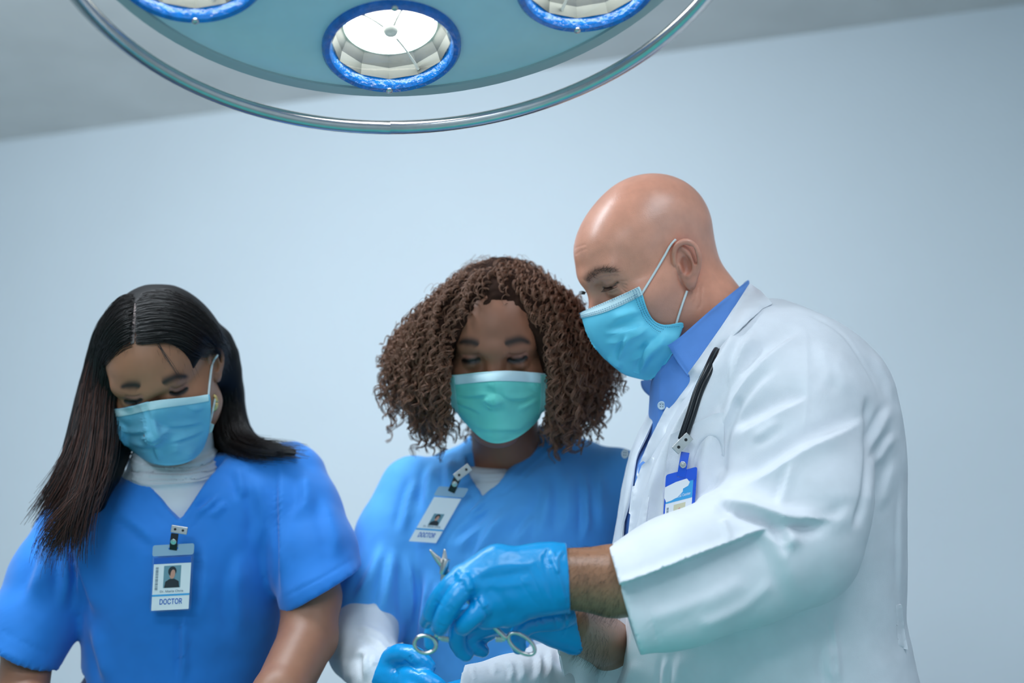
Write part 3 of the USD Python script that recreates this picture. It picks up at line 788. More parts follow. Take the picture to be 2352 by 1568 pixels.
def beyond(m, d):
    """What of a mesh lies farther than a depth."""
    f = m.f[(m.v[m.f][:, :, 1] > d).all(1)]; u, i = np.unique(f, return_inverse=True)
    return M(m.v[u], i.reshape(-1, 3))
# ---- shirt, collar
shirt_left = [(1545, 780), (1512, 812), (1500, 850), (1494, 900), (1490, 950), (1484, 1000), (1464, 1060), (1448, 1120), (1432, 1200), (1418, 1300), (1400, 1500), (1390, 1700)]
def man_shirt():
    F = Field(pc(1380, 1720, 1.9) * [1, 0, 1] + [0, 1.76, 0], (0.36, 2.08, 0.0), 0.004)
    F.add(loft([(760, 1560, 1700, 1.93, .075), (800, 1535, 1720, 1.925, .085), (850, 1503, 1760, 1.925, .095), (900, 1494, 1800, 1.925, .105), (960, 1490, 1850, 1.93, .115), (1000, 1485, 1880, 1.93, .12), (1060, 1450, 1900, 1.93, .145),
                (1120, 1436, 1900, 1.93, .152), (1200, 1420, 1900, 1.93, .155), (1300, 1412, 1900, 1.93, .155), (1500, 1400, 1900, 1.93, .135), (1700, 1390, 1900, 1.93, .135)], 2.2))
    m = F.mesh(4)
    stroke(m, [(1530, 800), (1520, 850), (1516, 920), (1512, 1000)], 5, 0.0015); fold(m, [(1552, 800), (1530, 850), (1500, 870)], 8, 0.003)
    return m
man_sh = man_shirt()
MC = [[(1708, 650, 2.00), (1714, 646, 1.955), (1682, 671, 1.895), (1632, 711, 1.872), (1580, 757, 1.862), (1533, 793, 1.868)],
      [(1712, 655, 2.005), (1719, 653, 1.953), (1690, 698, 1.876), (1640, 745, 1.852), (1592, 795, 1.846), (1552, 826, 1.852)],
      [(1714, 664, 2.005), (1722, 668, 1.95), (1700, 730, 1.862), (1650, 785, 1.838), (1610, 835, 1.832), (1578, 863, 1.838)]]
man_collar = grid_sheet(MC, 24, 60, 0.0018)
for a in ([(1718, 651), (1682, 676), (1632, 716), (1580, 762), (1537, 797)], [(1538, 800), (1560, 830), (1580, 858)]): stroke(man_collar, a, 3.5, -0.0012, taper=(0, 0))
MC2 = [[(1533, 793, 1.868), (1505, 822, 1.89), (1496, 850, 1.95), (1500, 880, 2.0)],
       [(1560, 850, 1.86), (1520, 868, 1.88), (1490, 885, 1.94), (1478, 890, 1.99)],
       [(1560, 870, 1.87), (1515, 890, 1.89), (1482, 905, 1.94), (1470, 878, 1.99)]]
man_collar2 = grid_sheet([[(1506, 872, 1.97), (1488, 872, 1.985), (1472, 874, 2.0)], [(1508, 890, 1.965), (1488, 893, 1.98), (1474, 890, 2.0)], [(1508, 920, 1.965), (1498, 914, 1.975), (1486, 905, 1.99)]], 20, 20, 0.002, 2)
# ---- the white coat
lapel_in = [(1735, 640), (1722, 652), (1690, 700), (1655, 752), (1608, 822), (1574, 868), (1527, 944), (1492, 1013), (1469, 1072), (1450, 1120), (1440, 1180), (1432, 1240), (1430, 1330), (1420, 1480), (1392, 1568), (1370, 1720)]
def man_coat():
    F = Field(pc(1340, 1720, 1.9) * [1, 0, 1] + [0, 1.50, 0], (0.58, 2.12, 0.10), 0.0029)
    F.add(loft([(690, 1640, 1800, 1.945, .06), (712, 1600, 1850, 1.940, .09), (740, 1560, 1915, 1.935, .118), (790, 1490, 1984, 1.925, .145), (860, 1430, 2030, 1.920, .16), (950, 1400, 2058, 1.915, .168), (1060, 1365, 2070, 1.915, .172),
                (1250, 1350, 2070, 1.915, .175), (1400, 1350, 2068, 1.915, .175), (1480, 1350, 2084, 1.915, .178), (1570, 1375, 2102, 1.915, .182), (1710, 1350, 2125, 1.915, .185)], 2.3))
    F.clip(lambda X, Y, Z: cut_left(lapel_in, 1.93)(X, Y, Z))
    # near sleeve: upper arm, elbow, forearm
    dy = np.array([0, 1.0, 0])
    F.add(cap(pc(1812, 838, 1.87), pc(1838, 960, 1.80), .070, .083, dy, 1.0), 0.035)
    F.chain([pc(1836, 940, 1.80), pc(1830, 1070, 1.765), pc(1822, 1180, 1.735), pc(1812, 1240, 1.715)], [.081, .087, .084, .075], 0.02, n=dy, flat=1.08)
    F.chain([pc(1812, 1240, 1.72), pc(1700, 1282, 1.70), pc(1560, 1335, 1.67), pc(1436, 1380, 1.64)], [.074, .076, .072, .0655], 0.03, n=dy, flat=1.12)
    F.chain([pc(1850, 1150, 1.74), pc(1856, 1262, 1.73)], [.076, .056], 0.03)
    # the cuff ends square and open
    ca, cb = pc(1395, 1254, 1.64), pc(1471, 1507, 1.64)
    e = unit(cb - ca); n = unit(np.cross(e, [0, 1.0, 0])); n = n if n[0] < 0 else -n
    c0 = (ca + cb) / 2
    X, Y, Z = F.ax[0][:, None, None], F.ax[1][None, :, None], F.ax[2][None, None, :]
    pl = ((X - c0[0]) * n[0] + (Z - c0[2]) * n[2]).astype(f32)
    F.f = np.where((Y < 1.745 + 0 * X) & (pl > -0.03), np.maximum(F.f, pl), F.f)
    F.cut(cap(c0 + n * 0.09, c0 - n * 0.005, .046, .044, dy, 1.3), 0.0)
    m = F.mesh(3)
    near = (1.4, 1.86)
    N = m.normals()
    for a, w, h in (  # drag lines of the upper sleeve
            ([(1853, 915), (1772, 955), (1692, 1002), (1670, 1040)], 15, 0.0052),
            ([(1845, 768), (1772, 812), (1712, 872), (1676, 932), (1660, 989), (1650, 1040)], 16, 0.0060),
            ([(1745, 755), (1704, 804), (1684, 872), (1676, 905)], 11, 0.0050),
            ([(1800, 850), (1752, 890), (1706, 950), (1690, 985)], 12, 0.0040),
            ([(1992, 960), (1930, 996), (1853, 1030), (1767, 1083), (1690, 1124), (1652, 1140)], 17, 0.0072),
            ([(1823, 1052), (1806, 1110), (1786, 1178)], 9, 0.0035),
            ([(1718, 1012), (1760, 990), (1790, 960)], 9, 0.0030),
            ([(1640, 1144), (1712, 1162), (1776, 1180), (1840, 1192), (1930, 1190)], 15, 0.0085),
            ([(1765, 1186), (1796, 1206), (1815, 1240), (1806, 1268)], 13, 0.0080),
            ([(1960, 1150), (1920, 1200), (1850, 1215)], 14, 0.0030),
            ([(1905, 800), (1930, 850), (1940, 920)], 16, 0.0030), ([(1870, 780), (1900, 840), (1905, 900)], 14, 0.0026)):
        fold(m, a, w, h, near, N)
    for a, w, h, w2 in (  # hollows
            ([(1680, 1172), (1740, 1190), (1784, 1210), (1796, 1240)], 9, -0.006, 9), ([(1700, 905), (1668, 1000), (1655, 1100)], 12, -0.006, 12),
            ([(1990, 900), (1998, 1000), (1990, 1120), (1960, 1220)], 9, -0.006, 9), ([(1850, 748), (1854, 900), (1846, 1000)], 3, 0.0012, 3),
            
            ([(1455, 1243), (1480, 1318)], 3, -0.0012, 3), ([(1462, 1325), (1485, 1390), (1520, 1492)], 3, -0.0014, 3),
            ([(1480, 1425), (1600, 1390), (1720, 1330)], 14, 0.0028, 22), ([(1600, 1440), (1700, 1400), (1780, 1330)], 12, 0.0028, 16), ([(1660, 1190), (1676, 1240)], 8, 0.003, 8)):
        stroke(m, a, w, h, w2, near, nrm=N)
    step(m, [(1380, 1357), (1412, 1345), (1490, 1317), (1588, 1279), (1690, 1240), (1775, 1204)], .026, 6, 165, near, N, (.001, .12), (1.60, 1.70))
    step(m, [(1640, 1146), (1712, 1163), (1776, 1184), (1840, 1195), (1938, 1192)], .010, 6, 24, near, N, (.12, .3))
    step(m, [(1762, 1186), (1792, 1200), (1812, 1228), (1812, 1262), (1796, 1290)], .004, 6, 26, near, N, (.25, .3))
    step(m, [(2000, 956), (1930, 992), (1853, 1028), (1767, 1082), (1680, 1128)], .006, 7, 60, near, N, (.2, .2))
    step(m, [(1860, 912), (1772, 954), (1694, 1000)], .005, 6, 40, near, N, (.2, .2))
    step(m, [(1850, 762), (1772, 810), (1712, 870), (1676, 932), (1660, 990)], .005, 6, 40, near, N, (.2, .2))
    far = (1.70, 2.2)
    for a, w, h in (([(2055, 925), (2020, 980), (1998, 1040)], 9, 0.0045), ([(2060, 990), (2035, 1020), (2005, 1075)], 8, 0.0040), ([(2062, 1050), (2040, 1100), (2020, 1180)], 10, 0.0030),
                    ([(1990, 800), (2040, 880), (2056, 930)], 9, 0.0035), ([(1915, 1470), (1905, 1520), (1925, 1580)], 12, 0.004), ([(1530, 1500), (1520, 1600)], 7, 0.005), ([(1565, 1490), (1545, 1600)], 12, 0.004),
                    ([(1460, 1510), (1430, 1600)], 12, 0.004), ([(1900, 1380), (1918, 1480), (1930, 1600)], 4, 0.002),
                    ([(1640, 840), (1610, 920), (1580, 1010), (1570, 1100)], 12, 0.0045), ([(1660, 960), (1620, 1030), (1608, 1110), (1615, 1180)], 12, 0.005), ([(1590, 1010), (1545, 1110), (1520, 1235)], 14, 0.004),
                    ([(1520, 1050), (1490, 1150), (1475, 1240)], 12, 0.004), ([(2072, 1100), (2066, 1250), (2068, 1400)], 5, 0.002)):
        fold(m, a, w, h, far, N)
    stroke(m, [(1850, 720), (1915, 752), (1980, 830), (2020, 900)], 4, -0.0016, dr=(1.7, 2.2), nrm=N)
    m.v = relax(m.v, m.f, 3)
    wrinkle(m, 0.06, 0.0016, 3)
    return m
man_c = man_coat()
COLLAR_POLY = [(1722, 650), (1748, 668), (1775, 697), (1752, 708), (1718, 738), (1690, 765), (1660, 790), (1640, 812), (1622, 840), (1604, 868), (1578, 908), (1554, 944), (1535, 980), (1518, 1013), (1494, 1055), (1468, 1108),
               (1462, 1088), (1467, 1070), (1490, 1013), (1525, 944), (1572, 868), (1606, 822), (1655, 752), (1690, 700)]
man_lapel = sheet(COLLAR_POLY, [man_c, man_collar], 0.014, 0.003, 5, 14, fn=lambda q: -.007 * np.clip((q[:, 1] - 800) / 100, 0, 1) * np.clip((1110 - q[:, 1]) / 60, 0, 1))
FAR = [[(1492, 945, 1.946), (1502, 945, 1.916), (1511, 945, 1.906)], [(1456, 1013, 1.936), (1470, 1013, 1.901), (1479, 1013, 1.891)], [(1440, 1056, 1.936), (1454, 1056, 1.896), (1462, 1056, 1.886)], [(1427, 1128, 1.926), (1441, 1128, 1.886), (1449, 1128, 1.876)],
       [(1407, 1243, 1.916), (1421, 1243, 1.876), (1429, 1243, 1.866)], [(1376, 1420, 1.886), (1400, 1420, 1.856), (1446, 1420, 1.851)], [(1330, 1700, 1.886), (1380, 1700, 1.856), (1430, 1700, 1.846)]]
man_far = grid_sheet(FAR, 60, 24, 0.003, 2, sc=lambda m: (fold(m, [(1478, 985), (1452, 1056), (1440, 1140), (1425, 1240)], 5, 0.003), wrinkle(m, 0.05, 0.002)))
man_low = sheet([(1283, 1482), (1318, 1488), (1352, 1500), (1385, 1511), (1412, 1516), (1404, 1570), (1380, 1640), (1318, 1640), (1300, 1568)], [], 0, 0.003, 6, 0, dfun=lambda q: 1.838 + 0.0006 * (q[:, 0] - 1340) + 0.006 * np.sin((q[:, 0] + 0.25 * q[:, 1]) / 14.0))
man_placket = sheet([(1497, 1050), (1474, 1068), (1458, 1112), (1448, 1180), (1440, 1246), (1476, 1240), (1486, 1180), (1496, 1110), (1506, 1060)], [beyond(man_c, 1.75), man_sh], 0.007, 0.003, 5, 12)
man_pocket = sheet([(1541, 997), (1590, 975), (1640, 950), (1662, 946), (1664, 1040), (1655, 1110), (1600, 1180), (1560, 1215), (1524, 1232), (1522, 1120)], [beyond(man_c, 1.75)], 0.0022, 0.0016, 6, 8)
man_tab = sheet([(2055, 1390), (2072, 1388), (2078, 1450), (2086, 1492), (2062, 1486)], [man_c], 0.004, 0.003, 4, 10)

# ---- hands: gloves and skin
DY = np.array([0, 1.0, 0])
def glove_near():
    F = Field(pc(955, 1470, 1.6) * [1, 0, 1] + [0, 1.535, 0], pc(1345, 1225, 1.62) * [1, 0, 1] + [0, 1.70, 0], 0.0014)
    P = lambda x, y, d: pc(x, y, d)
    F.add(cap(P(1296, 1326, 1.632), P(1245, 1326, 1.625), .0365, .0355, DY, 1.3))
    for a, b, ra, rb in ((P(1262, 1298, 1.625), P(1140, 1300, 1.612), .0245, .0215), (P(1262, 1330, 1.62), P(1120, 1330, 1.605), .027, .023), (P(1262, 1352, 1.622), P(1140, 1372, 1.605), .026, .0225),
                         (P(1250, 1362, 1.628), P(1168, 1402, 1.617), .021, .0155), (P(1140, 1296, 1.612), P(1060, 1322, 1.603), .020, .0125), (P(1120, 1328, 1.605), P(1078, 1338, 1.592), .021, .0135),
                         (P(1140, 1368, 1.605), P(1110, 1384, 1.594), .0205, .0135), (P(1168, 1402, 1.617), P(1140, 1412, 1.608), .0155, .0125)):
        F.add(cap(a, b, ra, rb, DY, 1.12), 0.014)
    for p, r in (([P(1060, 1322, 1.603), P(1032, 1346, 1.594), P(1006, 1378, 1.598), P(993, 1408, 1.610)], [.0118, .0113, .0108, .0100]),
                 ([P(993, 1408, 1.610), P(984, 1420, 1.618), P(979, 1428, 1.626)], [.0096, .0085, .0078]),
                 ([P(1080, 1338, 1.591), P(1056, 1362, 1.580), P(1031, 1396, 1.577), P(1016, 1425, 1.583), P(1011, 1441, 1.592)], [.0128, .0120, .0114, .0106, .0095]),
                 ([P(1112, 1384, 1.594), P(1092, 1408, 1.584), P(1072, 1428, 1.585), P(1063, 1440, 1.593)], [.0124, .0118, .0108, .0095]),
                 ([P(1146, 1410, 1.608), P(1128, 1420, 1.604), P(1112, 1426, 1.612)], [.0115, .0105, .0095]),
                 ([P(1245, 1335, 1.652), P(1170, 1330, 1.668), P(1100, 1330, 1.665), P(1050, 1345, 1.645)], [.016, .0135, .0115, .009])):
        F.add(rope(p, r, 12), 0.0045)
    # the cuff, a loose short tube with a rolled rim
    F.add(cap(P(1250, 1326, 1.627), P(1306, 1328, 1.634), .0355, .0395, DY, 1.25), 0.006)
    F.cut(cap(P(1294, 1327, 1.632), P(1345, 1330, 1.637), .0345, .0400, DY, 1.25), 0.001)
    F.clip(plane(pc(1305, 1326, 1.634), (1, 0, 0.06)))
    m = F.mesh(3); N = m.normals()
    stroke(m, [(1066, 1314), (1075, 1336), (1082, 1358)], 9, .0034, nrm=N); stroke(m, [(1098, 1372), (1108, 1384), (1116, 1396)], 8, .0022, nrm=N); stroke(m, [(1046, 1312), (1056, 1324), (1060, 1336)], 8, .0024, nrm=N)
    stroke(m, [(1062, 1338), (1068, 1352), (1072, 1362)], 5, -.0018, nrm=N); stroke(m, [(1090, 1318), (1150, 1300), (1230, 1296)], 10, .0012, nrm=N); stroke(m, [(1092, 1350), (1150, 1345), (1230, 1335)], 10, .0010, nrm=N); stroke(m, [(1090, 1334), (1150, 1322), (1220, 1316)], 8, -.0010, nrm=N)
    stroke(m, [(1120, 1345), (1160, 1385), (1180, 1420)], 10, -.0012, nrm=N)
    for a, w, h in (([(1247, 1262), (1252, 1300), (1262, 1345), (1278, 1395)], 5, -0.0016), ([(1270, 1258), (1272, 1290), (1284, 1330), (1300, 1390)], 6, 0.0022), ([(1262, 1256), (1256, 1280), (1268, 1300)], 5, -0.0018),
                    ([(1296, 1262), (1280, 1285), (1283, 1320)], 4, 0.002), ([(1225, 1290), (1250, 1330), (1262, 1375)], 3, -0.0008), ([(1205, 1300), (1230, 1340), (1250, 1388)], 3, -0.0007), ([(1190, 1320), (1215, 1365), (1240, 1395)], 3, -0.0007),
                    ([(1078, 1362), (1084, 1380), (1088, 1400)], 3, -0.0011), ([(1092, 1368), (1100, 1385), (1108, 1402)], 3, -0.001), ([(1100, 1392), (1114, 1405), (1122, 1422)], 3, -0.0011),
                    ([(1024, 1392), (1034, 1402), (1040, 1412)], 2.4, -0.001), ([(1030, 1388), (1040, 1398), (1046, 1406)], 2.4, -0.001), ([(1008, 1432), (1018, 1438), (1028, 1438)], 2.4, -0.0008), ([(1000, 1378), (1010, 1388), (1018, 1394)], 2.4, -0.0009)):
        stroke(m, a, w, h, nrm=N)
    wrinkle(m, 0.016, 0.0007, 5)
    return m
def glove_far():
    F = Field(pc(960, 1530, 1.7) * [1, 0, 1] + [0, 1.625, 0], pc(1350, 1370, 1.75) * [1, 0, 1] + [0, 1.80, 0], 0.0016)
    P = pc
    F.add(cap(P(1318, 1434, 1.72), P(1285, 1428, 1.715), .031, .030, DY, 1.25))
    F.add(cap(P(1285, 1424, 1.715), P(1150, 1408, 1.705), .028, .024, DY, 1.3), 0.012)
    for p, r in (([P(1298, 1412, 1.69), P(1245, 1424, 1.675), P(1200, 1442, 1.668), P(1188, 1466, 1.664), P(1192, 1486, 1.662)], [.0155, .0135, .0118, .0105, .0085]),
                 ([P(1150, 1412, 1.70), P(1085, 1422, 1.688), P(1052, 1446, 1.683), P(1052, 1478, 1.686), P(1070, 1502, 1.692)], [.014, .0125, .0115, .0105, .009]),
                 ([P(1155, 1424, 1.71), P(1105, 1444, 1.70), P(1080, 1466, 1.697), P(1092, 1484, 1.70), P(1108, 1494, 1.705)], [.013, .012, .011, .010, .0085]),
                 ([P(1130, 1400, 1.70), P(1045, 1396, 1.678), P(1006, 1416, 1.668), P(992, 1450, 1.664), P(990, 1480, 1.662)], [.0135, .012, .0105, .0095, .0082]),
                 ([P(1160, 1432, 1.715), P(1125, 1450, 1.712), P(1108, 1464, 1.712)], [.012, .0105, .009])):
        F.add(rope(p, r, 12), 0.0045)
    F.add(cap(P(1290, 1430, 1.716), P(1322, 1438, 1.722), .031, .0345, DY, 1.2), 0.005)
    F.cut(cap(P(1312, 1435, 1.72), P(1345, 1442, 1.726), .0305, .0345, DY, 1.2), 0.001)
    F.clip(plane(pc(1322, 1438, 1.722), (1, 0.1, 0.25)))
    m = F.mesh(3); N = m.normals()
    for a in ([(1262, 1398), (1276, 1425), (1282, 1450)], [(1295, 1405), (1300, 1440), (1290, 1466)], [(1240, 1412), (1250, 1432)], [(1228, 1418), (1236, 1438)], [(1185, 1450), (1205, 1458)]): stroke(m, a, 3, -0.001, nrm=N)
    wrinkle(m, 0.016, 0.0007, 9)
    return m
man_gl, man_gr = glove_near(), glove_far()
def figure(shoulders, hips, neck, arms, hands, floor_at, h=0.0055, legs=True, pad=0.08, chest=(0.085, 0.095)):
    """The body under the clothes: trunk, arms and legs in one surface. Points are in the cam frame."""
    fl = [to_cam(np.array([x, y, 0.0])) for x, y in floor_at]
    pts = np.array(list(shoulders) + list(hips) + [neck] + [p for a in arms for p in a[0]] + (fl if legs else []))
    F = Field(pts.min(0) - pad, pts.max(0) + pad, h)
    mid_h = (np.asarray(hips[0]) + hips[1]) / 2; mid_s = (np.asarray(shoulders[0]) + shoulders[1]) / 2
    F.add(cap(mid_s, mid_h, chest[0], chest[1]))
    F.add(cap(shoulders[0], shoulders[1], .045, .045), 0.05); F.add(cap(hips[0], hips[1], .085, .085), 0.05)
    F.add(cap(neck, mid_s, .045, .06), 0.03)
    for p, r in arms: F.chain(p, r, 0.02)
    if legs:
        for hp, f in zip(hips, fl):
            k = hp * 0.5 + f * 0.5 + np.array([0, -0.02, 0]); F.chain([hp, k, f + to_cam(np.array([0, 0, 0.09])) - to_cam(np.zeros(3))], [.082, .055, .04], 0.03)
    return F
def skin_arm(pts, rad, h=0.003, flat=1.15, pad=0.06):
    pts = np.array(pts); F = Field(pts.min(0) - pad, pts.max(0) + pad, h); F.chain(pts, rad, 0.01, n=DY, flat=flat); return F.mesh(3)

# ================================================================== the clamp in the gloved hands
def clamp_parts():
    d = 1.618
    P = lambda x, y, e=0.0: pc(x, y, d + e)
    piv = P(1021, 1302)
    def half(tip, shank, ring_c, ring_r, rot, ratchet, e):
        jaw = tube([P(*piv_px, e), P(*[(tip[i] + piv_px[i]) / 2 for i in (0, 1)], e), P(*tip, e)], [.0042, .0034, .0012], 14, 10)
        sh = tube([P(*q, e) for q in shank], [.0046, .0040, .0030, .0028, .0032], 30, 12)
        a, b = ring_r; g = np.linspace(0, 2 * np.pi, 49)
        c = np.array([P(ring_c[0] + a * math.cos(t) * math.cos(rot) - b * math.sin(t) * math.sin(rot), ring_c[1] + a * math.cos(t) * math.sin(rot) + b * math.sin(t) * math.cos(rot), e) for t in g])
        rg = tube(c, .0023, smooth=False, sides=12, caps=False)
        x0, y0, x1, y1 = ratchet
        rt = [tube([P(x0, y0, e), P(x1, y1, e)], [.0026, .0024], 2, 8, False)]
        for k in range(5):
            t = 0.35 + 0.14 * k; q = P(x0 + (x1 - x0) * t, y0 + (y1 - y0) * t, e)
            rt.append(M(rbox((.0012, .0060, .0062), .0004).v + q, rbox((.0012, .0060, .0062), .0004).f))
        return jaw, sh, rg, join(*rt)
    piv_px = (1021, 1302)
    A = half((1021, 1261), [(1022, 1298), (1020, 1322), (1016, 1370), (1010, 1430), (1003, 1462)], (977, 1479), (25, 20), 0.15, (1006, 1464, 1031, 1468), 0.0015)
    B = half((987, 1262), [(1018, 1300), (1030, 1325), (1075, 1378), (1133, 1437), (1163, 1467)], (1198, 1478), (35, 17.5), 0.62, (1160, 1468, 1138, 1467), -0.0015)
    box = tube([P(1018, 1318, -.003), P(1024, 1284, -.003)], [.0046, .0052], 2, 10, False)
    scr = tm(trimesh.creation.cylinder(0.0026, 0.012, sections=20)); scr.v = np.stack([scr.v[:, 0], scr.v[:, 2], scr.v[:, 1]], 1); scr.f = scr.f[:, ::-1]; scr.v = scr.v + P(1021, 1301)
    return A, B, box, scr

# ================================================================== the woman in the middle
HC = head_axes(4, 17, -1); OC = pc(1149, 812, 2.06); SC = 0.97
def eye_paint(m, lash, brow, lidc, dr, slit=0.0):
    for L in lash:
        up = [(x, y - 12) for x, y in L]
        stroke(m, L, 3.2, -0.0022, dr=dr); stroke(m, up, 3.5, -0.0012, dr=dr)
        paint(m, [(x, y - 7) for x, y in L], 9, lidc, 0.55, dr)
        paint(m, L, 6.0 + slit, lin(14, 10, 10), 1.0, dr, (0.12, 0.12), 1.6)
    for B in brow: paint(m, B, 10.5, lin(24, 16, 14), 0.95, dr, (0.12, 0.45), 1.1)
def woman_head(O, A, S, base, r, col):
    ms = head_mesh('f', A @ (base - O) / S, r)
    for m in ms: m.v = m.v * S
    return weld(ms).moved(O, A).colour(col)
def c_head():
    m = woman_head(OC, HC, SC, pc(1165, 1090, 2.15), (.050, .053), SK_C)
    dr = (1.85, 2.06)
    eye_paint(m, [[(1060, 824), (1074, 830), (1090, 829), (1104, 822)], [(1164, 823), (1180, 829), (1197, 827), (1212, 817)]],
              [[(1100, 793), (1082, 785), (1066, 784), (1051, 793)], [(1158, 790), (1176, 784), (1194, 780), (1222, 793)]], lin(168, 106, 92), dr, 2.0)
    paint_area(m, [(1112, 810), (1140, 800), (1150, 850), (1110, 850)], lin(150, 98, 72), 0.5, 14, dr)
    return m
c_h = c_head()
def mask_ctrl(px, head, off, relief):
    out = []
    for i, row in enumerate(px):
        z = surf([head], np.array(row, float), 14)
        out.append([(x, y, float(z[j] - off - relief[j])) for j, (x, y) in enumerate(row)])
    return out
MKC = [[(1031, 862), (1085, 857), (1141, 852), (1198, 853), (1255, 858)], [(1034, 898), (1087, 894), (1141, 890), (1198, 892), (1256, 896)], [(1037, 929), (1090, 932), (1140, 930), (1197, 932), (1254, 930)],
       [(1044, 942), (1093, 968), (1139, 976), (1194, 968), (1248, 944)], [(1056, 958), (1098, 1001), (1137, 1018), (1186, 1006), (1240, 960)]]
def fix_depth(C, rows):
    """Gives the outermost nodes of a mask depths that follow the cheek, not the wall behind it."""
    for i, row in enumerate(C):
        mid = row[2][2]
        for j, k in ((0, rows[i][0]), (1, rows[i][1]), (2, 0), (3, rows[i][2]), (4, rows[i][3])): row[j] = (row[j][0], row[j][1], rows[i][4] + k)
    return C
def nose_d(O, A, S, u, f): return float(hloc(O, A, 0, f * S, u * S)[1])
dC = [nose_d(OC, HC, SC, u, f) - .007 for u, f in ((0.0, .114), (-.03, .13), (-.055, .122), (-.08, .116), (-.103, .106))]
CMK = fix_depth([[(x, y, 0) for x, y in r] for r in MKC], [(.062, .022, .022, .058, dC[0]), (.062, .026, .026, .058, dC[1]), (.060, .024, .024, .058, dC[2]), (.056, .02, .02, .054, dC[3]), (.05, .016, .016, .05, dC[4])])
def c_folds(m):
    keep_before(m, c_h)
    for a, w, h in (([(1048, 905), (1085, 908), (1128, 900)], 5, .0022), ([(1045, 925), (1075, 932), (1110, 952)], 5, .0024), ([(1150, 898), (1180, 914), (1240, 902)], 5, .0024), ([(1240, 912), (1215, 926), (1185, 945)], 5, .0022),
                    ([(1100, 870), (1140, 900), (1130, 950)], 8, .0016), ([(1165, 880), (1160, 920), (1180, 960)], 8, .0014), ([(1070, 960), (1120, 985), (1180, 985), (1225, 960)], 6, .0014)): fold(m, a, w, h)
c_mask = grid_sheet(CMK, 80, 80, .0012, sc=c_folds)
C_NL = [(1058, 960), (1064, 1018), (1067, 1072), (1086, 1105), (1108, 1140), (1125, 1165)]
C_NR = [(1320, 960), (1292, 990), (1240, 1022), (1180, 1072), (1140, 1110), (1108, 1140), (1090, 1160)]
def c_scrub():
    F = Field(pc(740, 1760, 2.0) * [1, 0, 1] + [0, 1.82, 0], pc(1500, 960, 2.1) * [1, 0, 1] + [0, 2.34, 0], .004)
    F.add(loft([(978, 1240, 1300, 2.195, .03), (995, 1090, 1318, 2.190, .05), (1020, 1060, 1375, 2.185, .068), (1045, 1000, 1412, 2.180, .080), (1075, 935, 1442, 2.170, .095), (1110, 905, 1462, 2.160, .108), (1160, 895, 1470, 2.150, .120), (1230, 900, 1440, 2.145, .128),
                (1330, 908, 1430, 2.145, .128), (1480, 920, 1425, 2.145, .125), (1600, 928, 1420, 2.145, .125), (1740, 920, 1430, 2.145, .125)], 2.2))
    F.chain([pc(950, 1125, 2.14), pc(905, 1230, 2.12), pc(868, 1340, 2.09), pc(842, 1440, 2.07)], [.052, .054, .054, .054], .02)
    F.chain([pc(1412, 1105, 2.15), pc(1420, 1300, 2.15)], [.052, .052], .02)
    # hem of the left sleeve
    a, b = pc(772, 1384, 2.07), pc(922, 1484, 2.07); e = unit(b - a); n = np.array([e[2], 0, -e[0]]); n = n if n[2] < 0 else -n
    X, Y, Z = F.ax[0][:, None, None], F.ax[1][None, :, None], F.ax[2][None, None, :]
    pl = ((X - a[0]) * n[0] + (Z - a[2]) * n[2]).astype(f32)
    F.f = np.where((X < pc(916, 0, 2.01)[0]) & (pl > -.03) & (Y > 0), np.maximum(F.f, pl), F.f)
    F.cut(neckline(C_NL, C_NR, 2.06, 2.125))
    m = F.mesh(3); N = m.normals()
    for a, w, h in (([(1286, 996), (1200, 1062), (1120, 1142), (1090, 1172)], 3, .0016), ([(1300, 1010), (1225, 1075), (1150, 1140)], 3, -.0014), ([(1066, 1020), (1069, 1074), (1106, 1136)], 3, .0016), ([(1050, 1030), (1052, 1080), (1095, 1150)], 3, -.0012)): stroke(m, a, w, h, nrm=N, taper=(.05, .05))
    for a, w, h in (([(1000, 1060), (985, 1110), (980, 1180)], 10, .005), ([(960, 1090), (940, 1150), (925, 1230)], 10, .005), ([(1040, 1050), (1030, 1090), (1040, 1140)], 8, .004), ([(1180, 1160), (1120, 1230), (1080, 1300)], 12, .0055),
                    ([(1150, 1160), (1090, 1225), (1040, 1260)], 10, .0045), ([(1240, 1170), (1180, 1250)], 10, .0035), ([(1260, 1100), (1250, 1180), (1230, 1250)], 13, .004), ([(1300, 1080), (1300, 1170), (1290, 1240)], 14, .004),
                    ([(985, 1300), (980, 1400), (960, 1500)], 13, .006), ([(1005, 1330), (1000, 1440)], 10, .005), ([(930, 1250), (940, 1340), (945, 1460)], 12, .006), ([(880, 1240), (850, 1320), (810, 1390)], 12, .005), ([(905, 1250), (890, 1330), (870, 1430)], 10, .005),
                    ([(1342, 1080), (1346, 1160), (1340, 1250)], 7, .005), ([(1380, 1060), (1375, 1140), (1390, 1220)], 10, .0035), ([(1290, 1500), (1220, 1520), (1150, 1500)], 12, .004), ([(1110, 1142), (1095, 1165), (1070, 1185)], 5, .003), ([(1120, 1160), (1100, 1180), (1085, 1185)], 4, .0025)): fold(m, a, w, 1.5 * h, None, N)
    m.v = relax(m.v, m.f, 2); wrinkle(m, .05, .0018, 11)
    return m
c_s = c_scrub()
def c_under():
    F = Field(pc(1030, 1260, 2.06) * [1, 0, 1] + [0, 1.93, 0], pc(1330, 1000, 2.1) * [1, 0, 1] + [0, 2.3, 0], .003)
    F.add(loft([(1066, 1060, 1190, 2.165, .085), (1090, 1050, 1212, 2.160, .098), (1130, 1040, 1240, 2.155, .104), (1250, 1040, 1310, 2.150, .108)], 2.2))
    m = F.mesh(3)
    stroke(m, [(1066, 1078), (1110, 1090), (1165, 1086)], 3, .0014); stroke(m, [(1066, 1092), (1110, 1104), (1160, 1098)], 2.5, -.0012)
    return m
